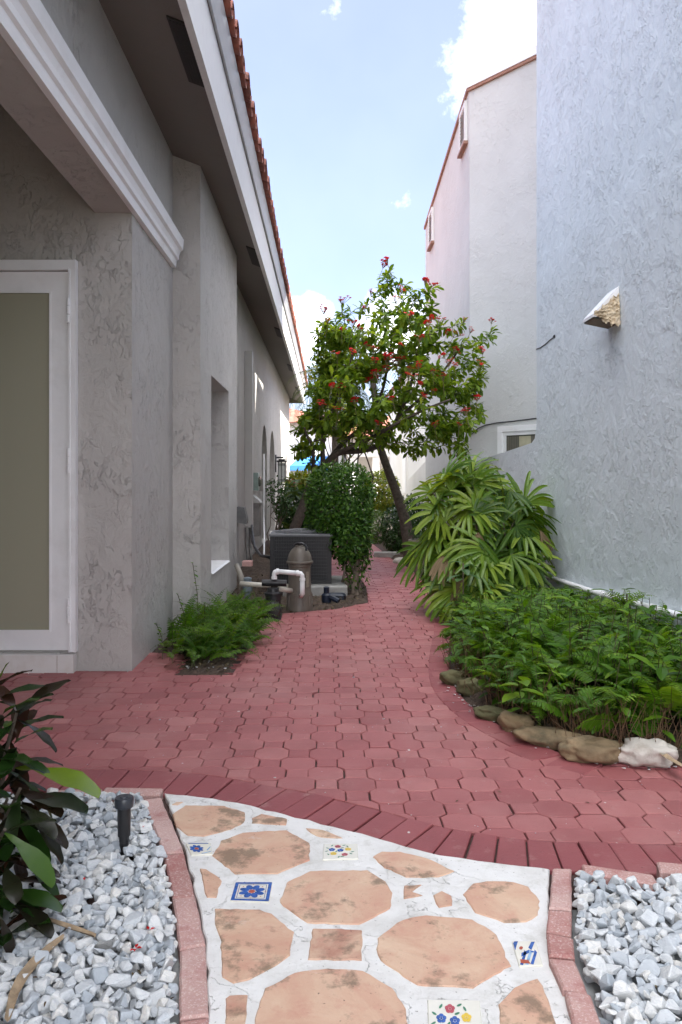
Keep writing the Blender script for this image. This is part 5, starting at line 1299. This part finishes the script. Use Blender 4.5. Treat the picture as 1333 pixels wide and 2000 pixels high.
# leafy stems threaded through the ferns
n = 0
while n < 420:
    x, y = rg.uniform(.85, 2.3), rg.uniform(3.95, 7.6)
    if not inside(rb, x, y): continue
    edge = min(math.hypot(x - a, y - b) for a, b in bed); h = (.2 + .28 * min(1, edge / .45)) * rg.uniform(.75, 1.15); n += 1
    lean = rg.normal(0, .12, 2); m = int(rg.integers(8, 14)); h *= 1 - .3 * (y > 6.2); zz = np.linspace(.08, h, m); ps = np.stack([x + lean[0] * zz / h, y + lean[1] * zz / h, zz], 1); mb.tube([tuple(ps[0]), tuple(ps[-1])], .0025, 3, 1, .4, cap=False)
    a = np.arange(m) * 2.4 + rg.uniform(0, 6); d = np.stack([np.cos(a), np.sin(a), rg.uniform(-.35, .5, m)], 1)
    big = rg.random() < .18; tp = T_LANCE if rg.random() < .5 else T_OVAL
    mb.inst(tp[0], tp[1], ps, lookR(d), rg.uniform(.055, .095, m) * (1.8 if big else 1), np.clip(rg.beta(2, 2) + rg.normal(0, .12, m), 0, 1))
o = mb.build('fern_groundcover', [m_fern, m_rachis]); tag(o, 'dense dark green sword ferns filling the bed inside the boulders', 'ferns', kind='stuff')
mb = MB()
for _ in range(900):                       # dry brown stems at the front of the bed
    i = rg.integers(0, len(bed) - 1); t = rg.random(); x = bed[i][0] * (1 - t) + bed[i + 1][0] * t; y = bed[i][1] * (1 - t) + bed[i + 1][1] * t
    if y > 6: continue
    ox, oy = abs(rg.normal(.13, .06)), abs(rg.normal(.14, .06)); b = np.array((x + ox, y + oy, .02)); e = b + np.array((rg.normal(0, .07), rg.normal(-.02, .07), rg.uniform(.08, .3)))
    mb.tube([tuple(b), tuple((b + e) / 2 + rg.normal(0, .02, 3)), tuple(e)], [.0022, .002, .001], 3, 0, None, cap=False)
tag(mb.build('dry_stems', m_dry), 'tangle of dry brown fern stems behind the boulders', 'dry stems', kind='stuff')
for (px, py, Y, lab, nl, sz) in ((1170, 1245, 5.3, 'broad pointed leaf sprout standing out of the middle of the ferns', 7, .22), (1225, 1160, 5.9, 'light green fern sprout against the pipe and grey wall', 0, .2)):
    c0 = np.array(P(px, py, Y)); t = thing('sprout', lab, 'plant', (c0[0], c0[1], 0)); mb = MB()
    if nl:
        a = np.array((2.9, .3, 1.5, 4.4, 5.4, 3.8, 2.2)[:nl]); d = np.stack([np.cos(a), np.sin(a), rg.uniform(-.15, .5, nl)], 1); mb.inst(T_LANCE[0] * np.array((.9, 1, 1)), T_LANCE[1], np.repeat(c0[None], nl, 0), lookR(d), rg.uniform(.8, 1.1, nl) * sz, rg.random(nl))
        mb.build('leaf', m_broad, t)
    else:
        for k in range(7): fern(mb, c0 - np.array((0, 0, .1)), k * .9 + .4, .24, 1.0, 1.5, 12, .05, .9, .9, rg)
        mb.build('frond', [m_fernl, m_rachis], t)
    mb = MB(); mb.tube([(c0[0], c0[1], 0), tuple(c0)], .005, 5); mb.build('stem', m_rachis, t)
# left fern clumps
rg = np.random.default_rng(77)
spots = [(-.82, 6.30, 1.2), (-1.0, 6.7, 1.2), (-.74, 6.85, 1.15), (-.95, 7.2, 1.2), (-.74, 7.5, 1.05), (-1.04, 6.2, .95), (-.86, 7.95, .8), (-.68, 6.6, .75), (-.7, 7.9, .6), (-1.1, 6.95, 1.1), (-1.17, 6.5, 1.1), (-.9, 6.05, .95)]
labs = ['feathery fern clump in the middle of the bed by the house pier', 'feathery fern clump against the house pier corner', 'feathery fern clump spilling onto the path edge', 'tall feathery fern clump below the niche corner', 'feathery fern clump near the pump', 'small fern clump at the front corner of the bed beside the bare mulch', 'fern clump behind the pump under the niche', 'low fern clump at the path side of the left bed', 'low fern clump nearest the pool pump', 'fern clump climbing in the corner between pier and pilaster', 'fern clump growing over the paving strip against the pier side', 'front fern clump overhanging the bare mulch']
for (x, y, sc), lab in zip(spots, labs):
    mb = MB(); n = int(34 * sc)
    for k in range(n):
        az = k * 2.4 + rg.normal(0, .4)
        if x < -.95 and math.cos(az) < -.1: az = math.pi - az
        fern(mb, (x + rg.normal(0, .07), y + rg.normal(0, .07), .02), az, rg.uniform(.26, .46) * sc, rg.uniform(.5, 1.45), rg.uniform(1.1, 2.2), 18, rg.uniform(.034, .05), 1.55, rg.beta(2, 2), rg)
    tag(mb.build('fern', [m_fernl, m_rachis]), lab, 'fern', 'ferns in the bed beside the house')
cl_ = thing('climbing_weed', 'spindly light green weed leaning on the pier corner', 'weed', (-1.1, 6.6, 0)); mb = MB(); ms_ = MB()
for (b, e) in (((-1.1, 6.5, 0), (-1.2, 6.6, .42)), ((-1.08, 6.9, 0), (-1.16, 7.1, .62)), ((-1.22, 6.1, 0), (-1.28, 6.15, .26)), ((-1.02, 6.55, 0), (-.95, 6.4, .38))):
    b, e = np.array(b), np.array(e); ms_.tube([tuple(b), tuple((b + e) / 2 + (.02, 0, .03)), tuple(e)], .0035, 4); n = 16; t = np.linspace(.2, 1, n)[:, None]; a = np.arange(n) * 2.4
    mb.inst(T_OVAL[0], T_OVAL[1], b + (e - b) * t, lookR(np.stack([np.abs(np.cos(a)) * .8, np.sin(a), .2 * np.sin(a * 3)], 1)), rg.uniform(.035, .06, n), rg.random(n))
mb.build('foliage', m_fernl, cl_); ms_.build('stem', m_rachis, cl_)

# --- croton in the left foreground
m_crot = leaf_mat('croton_leaf', [(.045, .009, .012), (.014, .007, .009), (.010, .028, .008), (.018, .055, .010), (.05, .11, .010), (.16, .24, .01)], .27, .2, spec=.4)
nt_ = m_crot.node_tree
cr = thing('croton', 'dark burgundy and green glossy croton at the left edge over the gravel', 'shrub', (-1.15, 2.6, 0))
T_CROT = leaf_tpl([(0, .012), (.12, .03), (.3, .08), (.5, .125), (.7, .14), (.86, .12), (.96, .07), (1, .02)], .22, .28, .02)
T_CROT = (T_CROT[0] * np.array((1.15, 1, 1)), T_CROT[1])
mb = MB(); ms_ = MB(); rg = np.random.default_rng(12)
tipsC = [(-.99, 2.62, .60), (-1.03, 2.55, .42), (-1.06, 2.75, .50), (-1.0, 2.45, .26), (-1.08, 2.5, .14), (-1.10, 2.65, .68), (-1.14, 2.4, .34), (-1.13, 2.85, .3)] + [P(*q) for q in ((20, 1480, 2.6), (15, 1560, 2.55), (30, 1620, 2.5), (10, 1680, 2.45), (20, 1740, 2.4), (-10, 1790, 2.35), (40, 1540, 2.5), (-20, 1420, 2.6), (10, 1620, 2.35))]
pos = []; dirs = []; rv = []; sc = []
for ti, tp in enumerate(tipsC):
    tp = np.array(tp); ms_.tube([(-1.15 + rg.normal(0, .03), 2.6 + rg.normal(0, .03), -.02), tuple((tp + np.array((-1.15, 2.6, 0))) / 2), tuple(tp)], [.012, .009, .005], 6)
    for k in range(8):
        a = k * 2.4 + ti; el = rg.uniform(-.7, .8); d = np.array((math.cos(a) * math.cos(el), math.sin(a) * math.cos(el), math.sin(el)))
        pos.append(tp - np.array((0, 0, rg.uniform(0, .12)))); dirs.append(d); sc.append(rg.uniform(.13, .21)); rv.append(min(.8, rg.beta(1.1, 2.0)))
# the leaves that read singly in the photo
for (b, e, c_, s2) in (((30, 1500, 2.6), (190, 1500, 2.5), .97, 1), ((0, 1400, 2.6), (62, 1342, 2.55), .8, 1), ((20, 1460, 2.6), (87, 1398, 2.55), .78, 1), ((20, 1560, 2.6), (160, 1535, 2.5), .35, 1), ((0, 1330, 2.5), (8, 1290, 2.5), .93, 1), ((20, 1590, 2.5), (110, 1660, 2.45), .6, 1), ((-10, 1740, 2.4), (117, 1738, 2.35), .66, 1), ((20, 1540, 2.6), (120, 1555, 2.5), .12, 1), ((0, 1790, 2.3), (30, 1860, 2.25), .15, 1), ((40, 1580, 2.5), (140, 1625, 2.45), .15, 1)):
    b = np.array(P(*b)); e = np.array(P(*e)); pos.append(b); dirs.append(e - b); sc.append(np.linalg.norm(e - b)); rv.append(c_)
mb.inst(T_CROT[0], T_CROT[1], np.array(pos), lookR(np.array(dirs)), np.array(sc), rv)
o = mb.build('foliage', m_crot, cr, smooth=True); ms_.build('stem', m_darkbark, cr)

# --- bits lying about
m_dryleaf = plain('dry_leaf', (.34, .25, .16), .85, .35, 30, .003, 60)
def strip(name, pts, w, lab, cat):
    mb = MB(); n = len(pts); v = []; 
    for i, p in enumerate(pts):
        p = Vector(p); t = (Vector(pts[min(i + 1, n - 1)]) - Vector(pts[max(i - 1, 0)])).normalized(); s_ = t.cross(Vector((0, 0, 1))).normalized(); ww = w * (.25 + .75 * math.sin(math.pi * (i + .5) / n))
        v += [tuple(p - s_ * ww + Vector((0, 0, .006))), tuple(p - Vector((0, 0, .002))), tuple(p + s_ * ww + Vector((0, 0, .008)))]
    f = []
    for i in range(n - 1): q = i * 3; f += [(q, q + 1, q + 4, q + 3), (q + 1, q + 2, q + 5, q + 4)]
    mb.add(v, f); o = mb.build(name, m_dryleaf, smooth=True); return tag(o, lab, cat)
strip('dry_leaf', [G(*p, .055) for p in ((128, 1830), (100, 1852), (70, 1880), (45, 1912), (28, 1945), (15, 1995))], .016, 'long curled dry brown leaf lying across the left gravel', 'dry leaf')
strip('dry_leaf', [G(*p, .055) for p in ((90, 1797), (120, 1808), (150, 1818), (186, 1830))], .012, 'short straight dry leaf sheath on the left gravel under the croton', 'dry leaf')
strip('dry_leaf', [G(95, 1720, .05), G(85, 1700, .06), G(100, 1690, .06)], .012, 'small curled tan leaf half hidden under the croton', 'dry leaf')
strip('dry_frond', [P(1255, 1440, 4.0), P(1280, 1462, 3.85), P(1310, 1485, 3.72), P(1345, 1505, 3.6)], .02, 'dry tan palm frond stalk leaning past the whitish boulder', 'dry frond')
mb = MB()
for (x, y, n) in ((264, 1852, 5), (291, 1817, 2), (282, 1612, 3), (165, 1720, 2)):
    c0 = np.array(G(x, y, .05)); a = rg.uniform(0, 6.28, n); mb.inst(T_SMALL[0], T_SMALL[1], c0 + np.stack([np.cos(a) * .004, np.sin(a) * .004, 0 * a], 1), lookR(np.stack([np.cos(a), np.sin(a), .3 + 0 * a], 1)), np.full(n, .016), rg.random(n))
tag(mb.build('fallen_petals', m_flower), 'scattered bright red petals on the left gravel', 'petals', kind='stuff')
# litter on soil and paving
mb = MB(); n = 2600; x = rg.uniform(-1.3, .48, n); y = rg.uniform(5.66, 11.2, n); keep = np.array([inside(left_bed, a, b) for a, b in zip(x, y)]); x, y = x[keep], y[keep]; n = len(x); a = rg.uniform(0, 6.28, n)
mb.inst(T_OVAL[0], T_OVAL[1], np.stack([x, y, rg.uniform(.012, .04, n)], 1), lookR(np.stack([np.cos(a), np.sin(a), rg.normal(0, .3, n)], 1)), rg.uniform(.02, .055, n), rg.random(n))
m_litter = leaf_mat('leaf_litter', [(.03, .02, .014), (.06, .035, .022), (.10, .06, .035), (.17, .12, .07)], .9, .05, tcol=1)
tag(mb.build('leaf_litter', m_litter), 'brown fallen leaves and mulch around the pump and condenser', 'leaf litter', kind='stuff')
mb = MB(); n = 420; Rm = np.repeat(np.eye(3)[None], n, 0); x = rg.uniform(-1.2, 2.0, n); y = rg.uniform(2.95, 9, n); keep = np.array([inside(region, a, b) for a, b in zip(x, y)]); n = keep.sum()
mb.inst(ST[2][0], ST[2][1], np.stack([x[keep], y[keep], np.full(n, .002)], 1), Rm[:n], rg.uniform(.0015, .0045, n) * (1 + (rg.random(n) < .08) * 1.2), rg.random(n))
k = 0
pts_ = []
while k < 240:
    i = rg.integers(0, len(bed) - 1); t = rg.random(); xx = bed[i][0] * (1 - t) + bed[i + 1][0] * t; yy = bed[i][1] * (1 - t) + bed[i + 1][1] * t
    if yy > 7: continue
    pts_.append((xx + rg.normal(.03, .04), yy + rg.normal(.02, .04), .012)); k += 1
for _ in range(22): pts_.append((rg.uniform(-1.0, -.66), rg.uniform(5.66, 6.1), .03))
pts_ = np.array(pts_); mb.inst(ST[4][0], ST[4][1], pts_, np.repeat(np.eye(3)[None], len(pts_), 0), rg.uniform(.003, .012, len(pts_)), rg.random(len(pts_)))
tag(mb.build('grit', m_marble), 'tiny pale grit scattered along the path and bed edges', 'grit', kind='stuff')

mb = MB(); k = 0; q_ = []
while k < 170:
    x_, y_ = rg.uniform(-1.5, 1.5), rg.uniform(1.95, 3.4)
    if inside(gl, x_, y_) or inside(gr, x_, y_): q_.append((x_, y_, rg.uniform(.028, .045))); k += 1
while k < 260:
    x_, y_ = rg.uniform(-1.5, 1.9), rg.uniform(3.1, 12)
    if inside(region, x_, y_): q_.append((x_, y_, .004)); k += 1
q_ = np.array(q_); n = len(q_); a = rg.uniform(0, 6.28, n); mb.inst(T_LANCE[0], T_LANCE[1], q_, lookR(np.stack([np.cos(a), np.sin(a), rg.normal(0, .12, n)], 1)), rg.uniform(.008, .026, n), rg.random(n))
tag(mb.build('leaf_litter', m_litter), 'small brown leaf scraps scattered over the gravel and red paving', 'leaf litter', kind='stuff')

# --- plants farther along the path
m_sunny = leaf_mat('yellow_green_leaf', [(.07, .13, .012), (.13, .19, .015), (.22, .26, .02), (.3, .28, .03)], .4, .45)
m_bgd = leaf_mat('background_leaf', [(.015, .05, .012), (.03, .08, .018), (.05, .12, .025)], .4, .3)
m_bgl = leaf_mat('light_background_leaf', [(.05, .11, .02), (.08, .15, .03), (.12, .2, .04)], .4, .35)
def shrub(name, px, py, Y, rx, rz, n, size, m, lab, ry=None, tpl=T_OVAL, p=2.6, stem=True, cat='shrub', grp=None):
    c0 = np.array(P(px, py, Y)); t = thing(name, lab, cat, (c0[0], Y, 0), grp); mb = MB(); leafmass(mb, n, tuple(c0), (rx, ry or rx, rz), size, tpl, p, .5); mb.build('foliage', m, t)
    mb = MB()
    for k in range(5): branch(mb, (c0[0] + RG.normal(0, rx * .15), Y + RG.normal(0, .1), -.05), (c0[0] + RG.normal(0, rx * .4), Y, c0[2]), .02, .008, 0, 5, k, 5, .04)
    mb.build('stem', m_darkbark, t); return t
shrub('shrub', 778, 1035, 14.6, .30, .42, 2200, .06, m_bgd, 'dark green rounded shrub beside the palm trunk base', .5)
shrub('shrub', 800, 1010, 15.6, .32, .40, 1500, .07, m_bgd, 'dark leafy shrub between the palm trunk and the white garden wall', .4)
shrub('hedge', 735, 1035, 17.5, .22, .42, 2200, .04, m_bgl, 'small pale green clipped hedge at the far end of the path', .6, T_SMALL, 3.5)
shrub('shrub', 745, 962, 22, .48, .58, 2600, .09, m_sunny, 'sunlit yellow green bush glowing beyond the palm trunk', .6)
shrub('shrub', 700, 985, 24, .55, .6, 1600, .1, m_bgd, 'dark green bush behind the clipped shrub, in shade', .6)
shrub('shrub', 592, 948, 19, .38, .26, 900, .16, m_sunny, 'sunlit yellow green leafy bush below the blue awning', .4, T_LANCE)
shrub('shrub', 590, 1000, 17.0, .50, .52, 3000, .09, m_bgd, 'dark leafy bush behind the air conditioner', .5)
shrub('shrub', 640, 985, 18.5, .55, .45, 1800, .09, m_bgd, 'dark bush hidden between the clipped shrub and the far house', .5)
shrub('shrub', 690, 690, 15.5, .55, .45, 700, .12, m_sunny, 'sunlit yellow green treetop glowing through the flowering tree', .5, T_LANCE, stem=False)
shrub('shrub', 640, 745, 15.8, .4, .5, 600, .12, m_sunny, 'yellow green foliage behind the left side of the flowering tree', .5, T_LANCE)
sl = thing('slender_shrub', 'slender upright shrub with sparse leaves against the left wall by the lantern', 'shrub', (-.98, 15, 0)); mb = MB(); ms_ = MB()
for (x, y) in ((532, 945), (545, 960), (552, 950), (540, 985), (556, 975), (530, 965), (548, 1000), (560, 990)):
    e = np.array(P(x, y, 15 + RG.normal(0, .15))); pts = branch(ms_, (-.98 + RG.normal(0, .04), 15, -.05), e, .014, .004, 0, 6, x, 5, .03); n = 55
    leafmass(mb, n, tuple(e), (.13, .13, .17), .06, T_OVAL, 2, .1)
mb.build('foliage', m_bgd, sl); ms_.build('stem', m_bark, sl)
hl = thing('red_heliconia', 'tropical plant with a red flower bract in front of the dark bush', 'plant', (-.6, 16, 0)); mb = MB()
c0 = np.array(P(575, 945, 16)); n = 9; a = rg.uniform(0, 6.28, n); mb.inst(T_LANCE[0], T_LANCE[1], np.repeat(c0[None], n, 0) + rg.normal(0, .04, (n, 3)), lookR(np.stack([np.cos(a), np.sin(a), .4 + 0 * a], 1)), np.full(n, .13), rg.random(n)); mb.build('bract', leaf_mat('heliconia_red', [(.5, .05, .02), (.6, .1, .03)], .4, .2, tcol=1), hl)
mb = MB(); n = 26; a = rg.uniform(0, 6.28, n); b = np.stack([c0[0] + rg.normal(0, .12, n), 16 + rg.normal(0, .12, n), rg.uniform(.3, c0[2], n)], 1); mb.inst(T_LANCE[0], T_LANCE[1], b, lookR(np.stack([np.cos(a), np.sin(a), .7 + 0 * a], 1)), rg.uniform(.25, .4, n), rg.random(n)); mb.tube([(c0[0], 16, -.05), tuple(c0)], .012, 6, 0, .2); mb.build('foliage', m_bgl, hl)
mb = MB(); a = G(735, 1091); mb.box((a[0] - .02, 13.95, -.02), (a[0] + .42, 14.1, .09), 0, .012); tag(mb.build('planter_kerb', m_concrete), 'short low concrete kerb in front of the far shrubs', 'kerb')
mb = MB(); bm = None; a = G(783, 1099); mb.lathe((a[0], a[1], 0), [(.12, -.02), (.13, .03), (.09, .07), (.03, .085)], 12); tag(mb.build('stone', m_rockw, smooth=True), 'pale flat stone lying beside the palm trunk base', 'stone')
pot = thing('planter', 'pale round planter half hidden between palm trunk and lady palm', 'planter', (1.6, 11.4, 0)); mb = MB(); c0 = P(834, 1062, 11.6); mb.lathe((c0[0], c0[1], 0), [(.16, 0), (.2, .2), (.24, .42), (.26, .44), (.26, .48), (.22, .48), (.21, .42)], 20); mb.build('pot', plain('pale_pot', (.27, .235, .2), .8, .2, 9), pot, smooth=True, angle=40)
mb = MB(); leafmass(mb, 220, (c0[0], c0[1], .6), (.25, .25, .2), .08, T_LANCE, 2, .2); mb.build('plant', m_bgd, pot)
shrub('shrub', 655, 815, 26, .75, .55, 1500, .14, m_sunny, 'sunlit yellow green tree mass in front of the distant red tile roof', .6, T_LANCE, cat='tree')
# distant trees beyond the houses
for (px, py, Y, r, lab) in ((625, 870, 60, 2.0, 'distant round tree beyond the far houses, left'), (705, 860, 62, 2.6, 'distant round tree beyond the far arcade')):
    shrub('tree', px, py, Y, r, r * .8, 1500, .5, m_bgd, lab, cat='tree')
